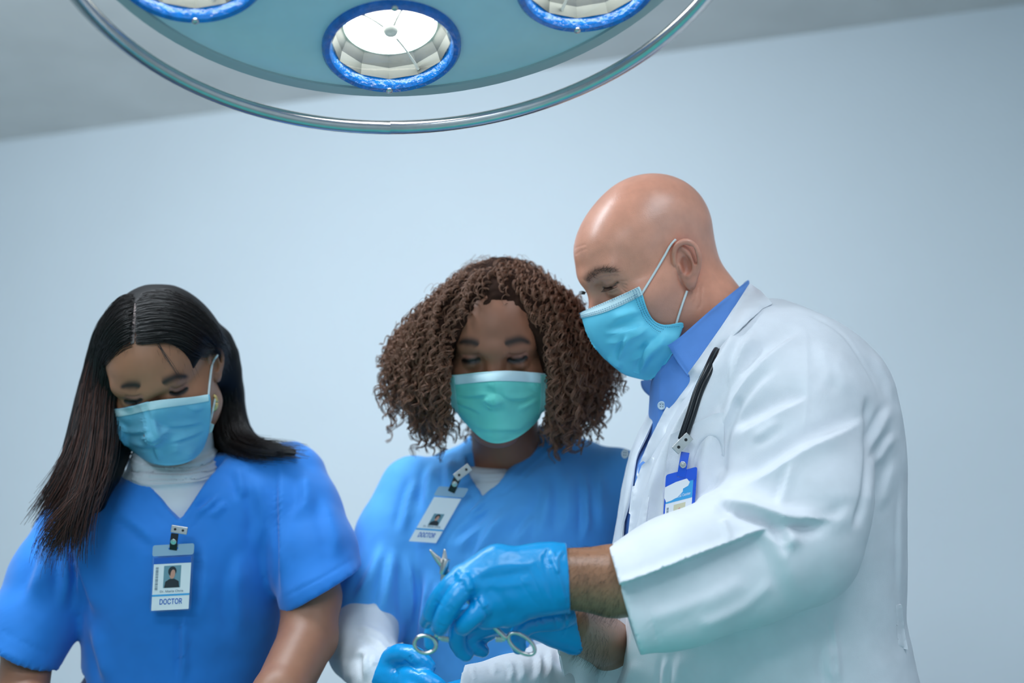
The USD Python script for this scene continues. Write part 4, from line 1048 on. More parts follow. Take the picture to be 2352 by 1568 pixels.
c_u = c_under()
def c_sleeves():
    a = skin_arm([pc(850, 1400, 2.08), pc(832, 1492, 2.02), pc(880, 1562, 1.92), pc(890, 1580, 1.91)], [.048, .047, .037, .035], .003, 1.0)
    for s, w, h in (([(815, 1440), (850, 1450), (900, 1480)], 6, .004), ([(820, 1455), (860, 1470), (890, 1500)], 6, .004), ([(800, 1500), (830, 1500), (845, 1560)], 9, .004), ([(845, 1490), (838, 1530), (840, 1568)], 6, .0035), ([(860, 1500), (858, 1530)], 5, .003), ([(790, 1510), (800, 1568)], 8, .003)): fold(a, s, w, h)
    F = Field(pc(1050, 1720, 1.75) * [1, 0, 1] + [0, 1.66, 0], pc(1420, 1440, 1.9) * [1, 0, 1] + [0, 2.18, 0], .003)
    F.chain([pc(1290, 1400, 2.17), pc(1288, 1540, 2.01), pc(1252, 1568, 1.86), pc(1180, 1592, 1.80), pc(1050, 1614, 1.755)], [.05, .05, .0455, .045, .044], .02, n=DY, flat=1.0)
    F.clip(plane(pc(1064, 1560, 1.76), (-1, 0.1, 0.05)))
    b = F.mesh(3)
    for s, w, h in (([(1160, 1516), (1175, 1540), (1172, 1568)], 5, .0035), ([(1188, 1512), (1200, 1545), (1196, 1568)], 6, .004), ([(1232, 1496), (1238, 1530), (1230, 1568)], 7, .0045), ([(1262, 1484), (1262, 1520), (1250, 1568)], 6, .004), ([(1084, 1524), (1090, 1568)], 2.5, .0015), ([(1130, 1520), (1140, 1550)], 6, .002), ([(1290, 1480), (1300, 1530)], 7, .004)): fold(b, s, w, h)
    return a, b
c_sl, c_sr = c_sleeves()
def c_glove():
    F = Field(pc(840, 1720, 1.9) * [1, 0, 1] + [0, 1.70, 0], pc(1050, 1470, 1.9) * [1, 0, 1] + [0, 2.0, 0], .002)
    F.add(cap(pc(880, 1548, 1.915), pc(905, 1556, 1.905), .0375, .035, DY, 1.1)); F.add(cap(pc(905, 1550, 1.905), pc(955, 1590, 1.87), .033, .028, DY, 1.2), .012)
    for p, r in (([pc(900, 1520, 1.895), pc(930, 1502, 1.875), pc(962, 1512, 1.862), pc(984, 1530, 1.858)], [.017, .0145, .0125, .010]), ([pc(935, 1555, 1.87), pc(970, 1560, 1.848), pc(1005, 1578, 1.84), pc(1020, 1598, 1.845)], [.016, .0135, .012, .010]),
                 ([pc(930, 1575, 1.865), pc(962, 1590, 1.842), pc(990, 1612, 1.84)], [.015, .013, .011]), ([pc(925, 1595, 1.87), pc(950, 1618, 1.845), pc(970, 1640, 1.845)], [.0145, .0125, .0105]), ([pc(918, 1612, 1.88), pc(936, 1640, 1.86), pc(950, 1655, 1.86)], [.013, .011, .0095])): F.add(rope(p, r, 12), .005)
    F.clip(plane(pc(874, 1540, 1.915), (-0.93, 0.2, 0.3)))
    m = F.mesh(3)
    for s in ([(925, 1515), (945, 1530), (968, 1545)], [(905, 1530), (915, 1552)], [(940, 1505), (945, 1518)]): stroke(m, s, 3.5, -.0014)
    wrinkle(m, .018, .0008, 4); return m
c_gl = c_glove()
def c_glove_right():
    F = Field(pc(930, 1760, 1.75) * [1, 0, 1] + [0, 1.62, 0], pc(1130, 1570, 1.75) * [1, 0, 1] + [0, 1.86, 0], .0026)
    F.add(cap(pc(1090, 1612, 1.77), pc(1030, 1628, 1.752), .033, .031, DY, 1.2))
    for p, r in (([pc(1030, 1610, 1.74), pc(1000, 1618, 1.75), pc(985, 1632, 1.78)], [.014, .012, .010]), ([pc(1020, 1628, 1.74), pc(985, 1642, 1.75), pc(972, 1655, 1.78)], [.0135, .012, .010]), ([pc(1025, 1645, 1.745), pc(990, 1662, 1.755), pc(978, 1672, 1.78)], [.013, .011, .009]),
                 ([pc(1035, 1660, 1.75), pc(1005, 1678, 1.76), pc(994, 1686, 1.775)], [.012, .010, .0085]), ([pc(1060, 1600, 1.76), pc(1035, 1596, 1.80), pc(1010, 1606, 1.82)], [.014, .012, .010])): F.add(rope(p, r, 10), .005)
    return F.mesh(3)
c_gr = c_glove_right()
# ---- her curls
rng = np.random.default_rng(7)
def c_hair():
    F = Field(pc(870, 960, 2.08) * [1, 0, 1] + [0, 1.93, 0], pc(1430, 585, 2.08) * [1, 0, 1] + [0, 2.28, 0], .0035)
    P = pc
    F.add(ell(hloc(OC, HC, 0, -.016 * SC, .046 * SC), np.array([.086, .102, .095]) * SC, HC)); F.add(ell(P(1150, 760, 2.11), (.092, .094, .086)), .02)
    for p, r in (([P(1118, 684, 2.05), P(1062, 712, 2.03), P(1010, 765, 2.03), P(972, 835, 2.05), P(985, 868, 2.06)], [.038, .044, .042, .040, .026]), ([P(1184, 686, 2.05), P(1240, 712, 2.03), P(1292, 760, 2.04), P(1325, 825, 2.06), P(1322, 862, 2.07)], [.038, .044, .044, .042, .028]),
                 ([P(1000, 800, 2.08), P(1000, 880, 2.08)], [.055, .030]), ([P(1300, 800, 2.09), P(1292, 890, 2.09)], [.055, .030]), ([P(1150, 800, 2.16), P(1150, 900, 2.15)], [.08, .05]), ([P(1090, 730, 2.02), P(1040, 790, 2.0), P(1012, 850, 2.02)], [.026, .030, .03]), ([P(1210, 725, 2.02), P(1258, 790, 2.0), P(1285, 860, 2.02)], [.026, .030, .03])):
        F.add(rope(p, r, 10), .02)
    F.cut(ell(hloc(OC, HC, 0, .090, -.020), (.072, .072, .103), HC), .008)
    F.cut(cap(hloc(OC, HC, 0.0, -.02, .158), hloc(OC, HC, 0.0, .070, .132), .004, .004), .016)
    m = F.mesh(3); wrinkle(m, .018, .006, 3); return m
c_hr = c_hair()
FACE_C = Polygon([(1036, 930), (1040, 860), (1043, 805), (1062, 752), (1100, 712), (1140, 700), (1188, 712), (1222, 752), (1244, 805), (1250, 860), (1252, 930)])
def curls(m, n, L=(.03, .06), hr=(.0028, .0052), seed=1, keep=None, out=.35, pitch=(.009, .014), clump=1, K=26):
    r = np.random.default_rng(seed); N = m.normals()
    ok = np.nonzero((N * m.v).sum(1) < .35 * np.linalg.norm(m.v, axis=1))[0] if keep is None else keep
    pk = r.choice(ok, n); res = []
    dn = np.array([0, 0, -1.0])
    for i in pk:
        nn = N[i]; t = dn - nn * (dn @ nn); t = t / (np.linalg.norm(t) + 1e-6)
        side = np.cross(nn, t); d = unit(t * .8 + nn * out * r.uniform(.3, 1.2) + side * r.normal(0, .3))
        Ln = r.uniform(*L); s = np.linspace(0, 1, K); h = r.uniform(*hr); ph = r.uniform(0, 6.28); turns = Ln / r.uniform(*pitch)
        bend = dn * (s ** 2)[:, None] * Ln * .45
        p = m.v[i] - nn * .004 + d * (s * Ln)[:, None] + bend
        a = unit(np.cross(d, nn + 1e-3)); b = np.cross(d, a); w = h * np.minimum(1, s * 5)
        for k in range(clump):
            g = 2 * np.pi * turns * s + ph + r.normal(0, .35) * (clump > 1); e = r.normal(0, .0008, 3) * (clump > 1)
            res.append(p + a * (np.cos(g) * w)[:, None] + b * (np.sin(g) * w)[:, None] + e)
    A = np.array(res); q = proj(A.reshape(-1, 3))
    bad = shapely.contains(FACE_C, shapely.points(q)).reshape(len(A), K).any(1)
    return list(A[~bad])
# ================================================================== the woman on the left
HL = head_axes(13, 35, 8); OL = pc(385, 858, 2.02); SL = 0.895
def l_head():
    m = woman_head(OL, HL, SL, pc(398, 1075, 2.10), (.048, .050), SK_L)
    dr = (1.83, 2.02)
    eye_paint(m, [[(284, 918), (298, 924), (314, 923), (328, 915)], [(388, 899), (404, 905), (420, 900), (432, 888)]], [[(323, 889), (308, 884), (292, 885), (274, 892)], [(372, 881), (392, 870), (410, 864), (436, 866)]], lin(150, 100, 92), dr)
    return m
l_h = l_head()
MKL = [[(252, 939), (298, 934), (345, 922), (412, 914), (481, 905)], [(262, 972), (305, 968), (351, 957), (416, 946), (484, 935)], [(272, 1000), (312, 1000), (355, 990), (420, 978), (483, 965)], [(283, 1018), (322, 1030), (361, 1030), (422, 1020), (480, 992)], [(302, 1036), (336, 1058), (370, 1068), (424, 1064), (470, 1024)]]
dL = [nose_d(OL, HL, SL, u, f) - .006 for u, f in ((0.0, .114), (-.03, .13), (-.055, .122), (-.08, .116), (-.103, .106))]
LMK = fix_depth([[(x, y, 0) for x, y in r] for r in MKL], [(.078, .034, .008, .030, dL[0]), (.076, .034, .012, .030, dL[1]), (.072, .030, .012, .028, dL[2]), (.066, .024, .012, .028, dL[3]), (.06, .016, .012, .03, dL[4])])
def l_folds(m):
    keep_before(m, l_h)
    for a, w, h in (([(270, 985), (310, 992), (345, 984)], 5, .0024), ([(372, 978), (410, 976), (470, 966)], 5, .0024), ([(290, 1012), (330, 1022), (375, 1018)], 5, .0024), ([(375, 1018), (420, 1006), (472, 985)], 5, .0022),
                    ([(346, 924), (350, 960), (356, 990), (372, 1012)], 6, .0034), ([(356, 1020), (362, 1045), (372, 1058)], 5, .0024), ([(270, 940), (282, 975), (296, 1000)], 5, .0016), ([(430, 925), (450, 940), (470, 930)], 6, .0012)): fold(m, a, w, h)
l_mask = grid_sheet(LMK, 80, 80, .0012, sc=l_folds)
L_NL = [(230, 1000), (296, 1072), (360, 1130), (425, 1190), (450, 1215)]
L_NR = [(540, 990), (506, 1050), (468, 1115), (425, 1190), (410, 1215)]
def l_scrub():
    F = Field(pc(-80, 1760, 2.0) * [1, 0, 1] + [0, 1.80, 0], pc(850, 1000, 2.1) * [1, 0, 1] + [0, 2.24, 0], .004)
    F.add(loft([(1026, 560, 676, 2.10, .035), (1042, 480, 704, 2.10, .055), (1070, 320, 716, 2.095, .075), (1105, 225, 712, 2.085, .092), (1160, 152, 690, 2.075, .106), (1250, 172, 660, 2.065, .118), (1330, 182, 655, 2.06, .12), (1420, 190, 652, 2.06, .116), (1500, 195, 635, 2.06, .112), (1600, 192, 610, 2.06, .115), (1740, 185, 620, 2.06, .12)], 2.2))
    F.chain([pc(668, 1098, 2.08), pc(692, 1180, 2.05), pc(718, 1270, 2.02), pc(740, 1362, 1.99)], [.052, .056, .060, .063], .02)
    F.chain([pc(172, 1222, 2.06), pc(120, 1330, 2.03), pc(70, 1440, 2.0), pc(44, 1512, 1.98)], [.056, .058, .056, .056], .02)
    X, Y, Z = F.ax[0][:, None, None], F.ax[1][None, :, None], F.ax[2][None, None, :]
    for a, b, lim in ((pc(646, 1408, 1.99), pc(828, 1304, 1.99), lambda: X > pc(644, 0, 1.99)[0]), (pc(-12, 1466, 1.98), pc(122, 1534, 1.98), lambda: X < pc(188, 0, 1.98)[0])):
        e = unit(b - a); n = np.array([e[2], 0, -e[0]]); n = n if n[2] < 0 else -n
        pl = ((X - a[0]) * n[0] + (Z - a[2]) * n[2]).astype(f32)
        F.f = np.where(lim() & (pl > -.03) & (Y > 0), np.maximum(F.f, pl), F.f)
    F.cut(neckline(L_NL, L_NR, 2.0, 2.055))
    m = F.mesh(3); N = m.normals()
    for a, w, h in (([(298, 1078), (360, 1136), (425, 1196)], 3, .0016), ([(505, 1056), (468, 1120), (428, 1194)], 3, .0016), ([(270, 1092), (340, 1160), (415, 1225)], 3, -.0014), ([(535, 1060), (500, 1130), (440, 1215)], 3, -.0014)): stroke(m, a, w, h, nrm=N, taper=(.05, .05))
    for a, w, h in (([(648, 1040), (644, 1130), (648, 1260), (650, 1395)], 7, .0045), ([(500, 1130), (480, 1160), (440, 1180)], 7, .004), ([(520, 1150), (480, 1190)], 7, .003), ([(575, 1080), (600, 1180), (590, 1280)], 14, .004), ([(540, 1070), (560, 1150)], 9, .0035),
                    ([(420, 1400), (420, 1480), (418, 1580)], 6, .0045), ([(165, 1180), (185, 1300), (175, 1420)], 10, .006), ([(140, 1180), (100, 1290), (60, 1400)], 14, .006), ([(180, 1260), (200, 1330), (230, 1420)], 12, .005), ([(210, 1430), (230, 1500), (250, 1580)], 12, .005),
                    ([(120, 1210), (150, 1300), (140, 1400)], 12, .005), ([(700, 1070), (700, 1140), (680, 1200)], 12, .004), ([(740, 1130), (760, 1210), (780, 1290)], 14, .003), ([(560, 1260), (540, 1360), (560, 1470)], 15, .004), ([(250, 1160), (330, 1220), (370, 1260)], 12, .003), ([(460, 1230), (470, 1330), (460, 1430)], 12, .003)): fold(m, a, w, 1.5 * h, None, N)
    stroke(m, [(640, 1376), (740, 1326), (822, 1276)], 2.5, -.0012, nrm=N); stroke(m, [(-10, 1440), (60, 1478), (128, 1506)], 2.5, -.0012, nrm=N)
    m.v = relax(m.v, m.f, 2); wrinkle(m, .055, .0018, 21)
    return m
l_s = l_scrub()
def l_knit():
    F = Field(pc(240, 1320, 2.08) * [1, 0, 1] + [0, 1.93, 0], pc(560, 985, 2.08) * [1, 0, 1] + [0, 2.2, 0], .0026)
    F.add(loft([(1085, 285, 520, 2.095, .085), (1110, 270, 540, 2.09, .092), (1150, 260, 570, 2.08, .098), (1310, 260, 600, 2.07, .104)], 2.2))
    F.add(cap(pc(398, 1005, 2.065), pc(402, 1105, 2.09), .056, .062), .03)
    for k, (y, r, t) in enumerate(((1058, .0575, .0075), (1076, .0605, .0075), (1094, .0635, .0070), (1110, .0665, .0060))):
        c = pc(400 + k, y, 2.075 + .004 * k); F.add(rope([c + np.array([r * math.cos(a), r * .95 * math.sin(a), .010 * math.sin(a) + .006 * math.sin(2 * a + k)]) for a in np.linspace(-math.pi, math.pi, 25)], t, 40), .004)
    m = F.mesh(3)
    for k in range(6): stroke(m, [(300, 1040 + 11 * k), (350, 1060 + 11 * k), (420, 1066 + 9 * k), (500, 1030 + 13 * k)], 5.5, .0055, taper=(.05, .05))
    return m
l_k = l_knit()
def l_hair():
    h = .0035
    F = Field(pc(90, 1260, 2.05) * [1, 0, 1] + [0, 1.86, 0], pc(740, 655, 2.05) * [1, 0, 1] + [0, 2.24, 0], h)
    A, O, S = HL, OL, SL
    F.add(ell(hloc(O, A, 0, -.018 * S, .042 * S), np.array([.0865, .100, .099]) * S, A))
    F.add(ell(hloc(O, A, 0, -.060 * S, -.01 * S), np.array([.080, .055, .09]) * S, A), .03)
    F.cut(ell(hloc(O, A, 0, .090 * S, -.036 * S), np.array([.076, .066, .104]) * S, A), .010)
    F.cut(ell(hloc(O, A, .084 * S, .020 * S, -.012 * S), np.array([.032, .048, .046]) * S, A), .006)
    P = pc
    for p, r in (([P(268, 752, 2.04), P(228, 870, 2.03), P(212, 960, 2.01), P(196, 1050, 1.985), P(172, 1130, 1.965)], [.022, .026, .030, .034, .018]), ([P(262, 930, 2.07), P(256, 1010, 2.05), P(232, 1080, 2.0), P(215, 1150, 1.97)], [.030, .032, .030, .018]),
                 ([P(498, 790, 2.07), P(520, 880, 2.10), P(528, 960, 2.11), P(556, 1012, 2.09), P(620, 1034, 2.055), P(672, 1038, 2.04)], [.024, .024, .026, .022, .013, .006]), ([P(500, 900, 2.12), P(505, 1000, 2.12), P(540, 1030, 2.08)], [.035, .034, .016])):
        F.add(rope(p, r, 12), .016)
    F.cut(ell(hloc(O, A, .096 * S, -.006 * S, -.002 * S), np.array([.028, .030, .040]) * S, A), .004)
    m = F.mesh(3)
    # the parting and the combed-back relief
    stroke(m, [(313, 694), (309, 730), (304, 785)], 4, -.004, taper=(.1, .05))
    return m
l_hr = l_hair()
def locks(guides, n, spread, tip, seed, K=22, wave=.0015):
    """Hair strands round guide lines; spread, tip: how wide they lie at root and end."""
    r = np.random.default_rng(seed); out = []
    G = []
    for g in guides:
        g = np.array(g); t = np.r_[0, np.cumsum(np.linalg.norm(np.diff(g, axis=0), axis=1))]; G.append(CubicSpline(t / t[-1], g)(np.linspace(0, 1, K)))
    for i in range(n):
        k = r.integers(len(G)); g = G[k]; o = r.normal(0, 1, 3); o /= max(1, np.linalg.norm(o)); o2 = o + r.normal(0, .5, 3)
        s = np.linspace(0, 1, K)[:, None]; e = r.uniform(.8, 1.0); q = g[: max(6, int(K * e))]; s = s[: len(q)]
        out.append(q + o * spread * (1 - s) + o2 * tip * s + np.sin(s * r.uniform(4, 9) + r.uniform(0, 6)) * r.normal(0, wave, 3))
    return out

# ================================================================== badges, stethoscope
def plate(poly, z0, z1, fr):
    """A flat piece on a badge: outline in metres (x right, y down), between two heights above the badge's back."""
    P = poly if isinstance(poly, (Polygon, shapely.geometry.MultiPolygon)) else Polygon(poly)
    ms = []
    for g in getattr(P, 'geoms', [P]):
        m = trimesh.creation.extrude_polygon(g, z1 - z0, engine='earcut'); ms.append(M(np.array(m.vertices) + [0, 0, z0], np.array(m.faces)))
    return seat(join(*ms), fr)
def seat(m, fr):
    o, ux, uy, n = fr
    A = np.array([ux, uy, n]); v = np.asarray(o) + m.v @ A
    return M(v, m.f if np.linalg.det(A) > 0 else m.f[:, ::-1])
def rect(x0, y0, x1, y1, r=0.0):
    P = shapely.geometry.box(x0, y0, x1, y1)
    return P.buffer(-r).buffer(r, 6) if r else P
def oval(x, y, a, b): return Polygon([(x + a * math.cos(t), y + b * math.sin(t)) for t in np.linspace(0, 2 * np.pi, 28, endpoint=False)])
def words(s, x, y, h, z, fr, bold=False, w=None):
    m = meshkit.text_mesh(s, h, 0.0002, bold); v = np.array(m.vertices); v[:, 1] *= -1
    if w: v[:, 0] *= w / (v[:, 0].max() - v[:, 0].min())
    v += [x, y, z]
    return seat(M(v, np.array(m.faces)[:, ::-1]), fr)
def frame3(TL, TR, BL):
    ux, uy = TR - TL, BL - TL; W, H = np.linalg.norm(ux), np.linalg.norm(uy); ux, uy = ux / W, uy / H
    n = unit(np.cross(ux, uy)); n = n if n[1] < 0 else -n
    return (TL, ux, uy, n), W, H
def badge(TL, TR, BL, label, kind, base):
    fr, W, H = frame3(TL, TR, BL)
    t = thing('id_badge', label, 'badge', to_world(TL + fr[2] * 0 + base))
    blue = kind == 'coat'
    h = rect(0, 0, W, H, .004).difference(rect(W * .38, H * .045, W * .62, H * .075, .001))
    part('holder', plate(h, 0, .0008, fr), vinyl_blue if blue else vinyl_clear, t, smooth=False)
    part('top_band', plate(rect(0, 0, W, H * .165, .003).difference(rect(W * .38, H * .045, W * .62, H * .075, .001)), .0008, .0018, fr), vinyl_blue if blue else vinyl_grey, t, smooth=False)
    x0, x1, y0, y1 = W * .05, W * (.90 if blue else .95), H * (.16 if blue else .19), H * .975
    cw, ch = x1 - x0, y1 - y0
    c = part('card', plate(rect(x0, y0, x1, y1, .001), .0009, .0015, fr), card_white, t, smooth=False)
    z = .0016
    X = lambda u: x0 + cw * u
    Y = lambda v: y0 + ch * v
    if blue: part('header', plate(rect(X(0), Y(0), X(1), Y(.29)), z, z + .0001, fr), print_sky, c, smooth=False)
    elif kind == 'left': part('header', plate(rect(X(0), Y(0), X(1), Y(.12)), z, z + .0001, fr), print_blue, c, smooth=False)
    px0, px1, py0, py1 = (.32, .76, .34, .88) if blue else (.28, .74, .16, .58) if kind == 'left' else (.34, .72, .36, .62)
    part('portrait_ground', plate(rect(X(px0), Y(py0), X(px1), Y(py1)), z, z + .0001, fr), print_cream if blue else print_mist, c, smooth=False)
    xm, w = (px0 + px1) / 2, px1 - px0; hgt = py1 - py0
    body = Polygon([(X(px0 + w * .06), Y(py1)), (X(px0 + w * .12), Y(py0 + hgt * .72)), (X(xm - w * .14), Y(py0 + hgt * .60)), (X(xm + w * .14), Y(py0 + hgt * .60)), (X(px1 - w * .1), Y(py0 + hgt * .72)), (X(px1 - w * .05), Y(py1))])
    part('portrait_jacket', plate(body, z + .0001, z + .0002, fr), print_dark, c, smooth=False)
    if blue:
        part('portrait_shirt', plate([(X(xm - w * .1), Y(py0 + hgt * .6)), (X(xm + w * .1), Y(py0 + hgt * .6)), (X(xm), Y(py1))], z + .0002, z + .0003, fr), print_cream, c, smooth=False)
        part('portrait_tie', plate([(X(xm - w * .03), Y(py0 + hgt * .62)), (X(xm + w * .03), Y(py0 + hgt * .62)), (X(xm + w * .02), Y(py1)), (X(xm - w * .02), Y(py1))], z + .0003, z + .0004, fr), print_dark, c, smooth=False)
    part('portrait_face', plate(oval(X(xm), Y(py0 + hgt * .36), cw * w * .17, ch * hgt * .24), z + .0002, z + .0003, fr), print_skin, c, smooth=False)
    if not blue:
        part('portrait_hair', plate(oval(X(xm), Y(py0 + hgt * .26), cw * w * .24, ch * hgt * .22).difference(oval(X(xm + w * .05), Y(py0 + hgt * .42), cw * w * .15, ch * hgt * .24)), z + .0003, z + .0004, fr), print_dark, c, smooth=False)
    r = np.random.default_rng(3); bars = []; v = .36 if blue else .18
    e = .96 if blue else .62
    while v < e:
        th = r.uniform(.006, .016); bars.append(shapely.geometry.box(X(.06), Y(v), X(.135), Y(min(v + th, e)))); v += th + r.uniform(.006, .014)
    if kind != 'middle': part('barcode', plate(shapely.union_all(bars), z, z + .0001, fr), print_grey, c, smooth=False)
    if blue:
        blot = Polygon([(X(-.03), Y(.02)), (X(.35), Y(-.02)), (X(.74), Y(-.03)), (X(.84), Y(.03)), (X(.80), Y(.07)), (X(.60), Y(.10)), (X(.60), Y(.15)), (X(.45), Y(.21)), (X(.20), Y(.245)), (X(.04), Y(.25)), (X(-.03), Y(.18))]).buffer(.001)
        part('white_blot', plate(blot, z + .0003, z + .0004, fr), card_white, c, smooth=False)
        part('lettering', words('Medical Center', X(.22), Y(.235), ch * .045, z + .0001, fr, w=cw * .70), card_white, c, smooth=False)
        part('lettering', words('Dr.', X(.40), Y(.955), ch * .035, z, fr), print_dark, c, smooth=False)
    else:
        part('stripe', plate(rect(X(0), Y(.70), X(1), Y(.735)), z, z + .0001, fr), print_sky, c, smooth=False)
        part('lettering', words('Dr. Maria Chris', X(.20), Y(.665), ch * .04, z, fr, w=cw * .62), print_grey, c, smooth=False)
        part('lettering', words('DOCTOR', X(.20), Y(.89), ch * .10, z, fr, True, w=cw * .60), print_blue, c, 'blue word DOCTOR', smooth=False)
    return t, fr, W, H
vinyl_grey = plain('vinyl_grey', lin(150, 180, 205), 0.2, specular_ior_level=0.6)
print_mist = plain('print_mist', lin(110, 150, 165), 0.5)
def strap_and_clip(t, fr, W, H, top, clip_c, clip_rot, col, wide=.0052):
    """top: where the strap meets the clip; the strap folds through the slot of the holder."""
    o, ux, uy, n = fr
    slot = o + ux * W * .5 + uy * H * .075
    mid = (slot + top) / 2 + n * .003
    d = unit(top - slot); s = unit(np.cross(d, n))
    pts = [slot + n * .002, mid, top + n * .001]
    m = join(*[seat(rbox((wide * 2, np.linalg.norm(pts[i + 1] - pts[i]) + .002, .0014), .0006), ((pts[i] + pts[i + 1]) / 2, s, unit(pts[i + 1] - pts[i]), unit(np.cross(s, unit(pts[i + 1] - pts[i]))))) for i in (0, 1)])
    st = part('strap', m, col, t, 'strap with a snap')
    sn = seat(lathe([(0, .0016), (.0018, .0018), (.003, .0012), (.0036, .0018), (.0042, .001), (.0042, -.0005)], 24), (mid + n * .0008, s, d, n)); part('snap', sn, steel, st)
    a = math.radians(clip_rot); e1 = ux * math.cos(a) + uy * math.sin(a); e2 = np.cross(n, e1)
    body = [seat(rbox((.023, .0105, .0016), .0007), (clip_c + n * .003, e1, e2, n)), seat(rbox((.021, .0095, .0014), .0006), (clip_c - n * .002 , e1, e2, unit(n + e2 * .25)))]
    cl = part('clip', join(*body), steel, t, 'steel clip')
    for k in (-1, 1):
        q = tm(trimesh.creation.cylinder(.0017, .0022, sections=16)); part('clip_hole', seat(q, (clip_c + e1 * k * .0055 + n * .0035, e1, e2, n)), black_plastic, cl, smooth=False)
    spring = tube([clip_c - e1 * .008 + n * .0005, clip_c + e1 * .008 + n * .0005], .0022, 2, 10, False); part('clip_spring', spring, steel, cl)

# ================================================================== the people put together
def trousers(hips, floor_at, top):
    lo = to_cam(np.array([[x, y, 0.06] for x, y in floor_at])); pts = np.vstack([hips, lo, top]); F = Field(pts.min(0) - .16, pts.max(0) + .16, .012)
    for hp, f in zip(hips, lo):
        k = hp * .5 + f * .5; F.chain([hp, k, f], [.105, .085, .068], .04)
    F.add(cap(hips[0], hips[1], .12, .12), .05); F.add(cap((hips[0] + hips[1]) / 2, top, .13, .12), .05)
    return F.mesh(3)
def shoe(x, y, yaw):
    F = Field((-.07, -.17, -.01), (.07, .17, .11), .006)
    F.add(ell((0, .03, .03), (.045, .125, .03))); F.add(ell((0, -.05, .045), (.042, .06, .045)), .03); F.clip(lambda X, Y, Z: (0.004 - Z) + 0 * X + 0 * Y)
    m = F.mesh(2); a = math.radians(yaw); v = m.v
    return M(np.stack([v[:, 0] * math.cos(a) - v[:, 1] * math.sin(a) + x, v[:, 0] * math.sin(a) + v[:, 1] * math.cos(a) + y, v[:, 2] - .004], 1), m.f)
def person(label, base, head, body_f, arms, skin_mat, tone, hips, top, yaw):
    t = thing('person', label, 'person', (base[0], base[1], 0))
    b = weld([M(head.v, head.f), body_f.mesh(2)] + arms)
    k = cKDTree(head.v); d, i = k.query(b.v); b.c = np.where((d < .004)[:, None], head.c[i], np.asarray(tone)[None])
    part('body', b, skin_mat, t)
    fl = [(base[0] + math.cos(yaw) * s * .1, base[1] + math.sin(yaw) * s * .1) for s in (-1, 1)]
    part('trousers', trousers(hips, fl, top), trouser_navy, t)
    for x, y in fl: part('shoe', shoe(x, y, math.degrees(yaw) + 180), shoe_white, t, world_space=True)
    return t
def ear_loop(pts, parent, head=None):
    p = np.array(pts, float)
    if head is not None:
        c = curve(p[:, :2], 14); z = surf([head], c, 8) - .0032; z = np.minimum(z, np.interp(np.linspace(0, 1, 14), [0, 1], [z[0], z[-1]]) + .02); p = np.c_[c, z]
    part('ear_loop', tube([pc(*q) for q in p], .0016, 40, 8), elastic_white, parent, 'white elastic ear loop')
def fuzz(m, n, L, seed, sel, lean):
    r = np.random.default_rng(seed); N = m.normals(); pk = r.choice(sel, n); out = []
    for i in pk:
        d = unit(N[i] * r.uniform(.25, .8) + np.asarray(lean) + r.normal(0, .35, 3)); l = r.uniform(*L); s = np.linspace(0, 1, 5)[:, None]
        out.append(m.v[i] + d * s * l + np.asarray(lean) * (s ** 2) * l * .4)
    return out
# ---- left woman
hl = [pc(300, 1760, 2.06), pc(480, 1760, 2.06)]; bl_ = to_world((hl[0] + hl[1]) / 2)
armsL = [skin_arm([pc(700, 1280, 2.02), pc(714, 1370, 1.985), pc(708, 1462, 1.955), pc(640, 1600, 1.86), pc(560, 1700, 1.80)], [.040, .0415, .0395, .036, .028]), skin_arm([pc(100, 1380, 2.02), pc(66, 1480, 1.995), pc(52, 1600, 1.95), pc(120, 1720, 1.85)], [.040, .0365, .034, .028])]
FL = figure([pc(240, 1215, 2.10), pc(610, 1165, 2.11)], hl, pc(400, 1100, 2.11), [([pc(240, 1215, 2.09), pc(150, 1260, 2.05), pc(90, 1400, 2.015)], [.045, .042, .038]), ([pc(620, 1160, 2.10), pc(690, 1220, 2.05), pc(712, 1330, 2.0)], [.045, .043, .04])], None, [(bl_[0] - .09, bl_[1]), (bl_[0] + .09, bl_[1])])
pL = person('woman in blue scrubs with long dark hair and white turtleneck, looking down', bl_, l_h, FL, armsL, skin, lin(152, 104, 80), hl, pc(392, 1600, 2.06), 0)
part('scrub_top', l_s, scrub_blue, pL); part('turtleneck', l_k, knit_white, pL)
hp = part('hair', l_hr, hair_black, pL)
part('scalp_parting', sheet([(309, 697), (315, 697), (311, 740), (308, 788), (299, 790), (304, 740)], [l_hr], .0042, .0015, 3, 4), plain('scalp', lin(150, 132, 128), .6), hp)
LG = [[pc(318, 690, 1.99), pc(262, 730, 1.98), pc(226, 830, 2.0), pc(204, 950, 1.985), pc(180, 1060, 1.955), pc(140, 1140, 1.94), pc(98, 1190, 1.95)],
      [pc(310, 730, 1.97), pc(255, 780, 1.97), pc(236, 880, 1.985), pc(222, 1000, 1.965), pc(205, 1100, 1.935), pc(180, 1190, 1.915), pc(172, 1295, 1.92)],
      [pc(305, 770, 1.955), pc(256, 830, 1.97), pc(246, 930, 1.99), pc(240, 1030, 1.97), pc(205, 1130, 1.93), pc(140, 1210, 1.915), pc(112, 1295, 1.93)],
      [pc(300, 700, 2.0), pc(238, 770, 2.01), pc(212, 880, 2.01), pc(190, 990, 1.98), pc(155, 1090, 1.955), pc(110, 1165, 1.955), pc(86, 1200, 1.97)]]
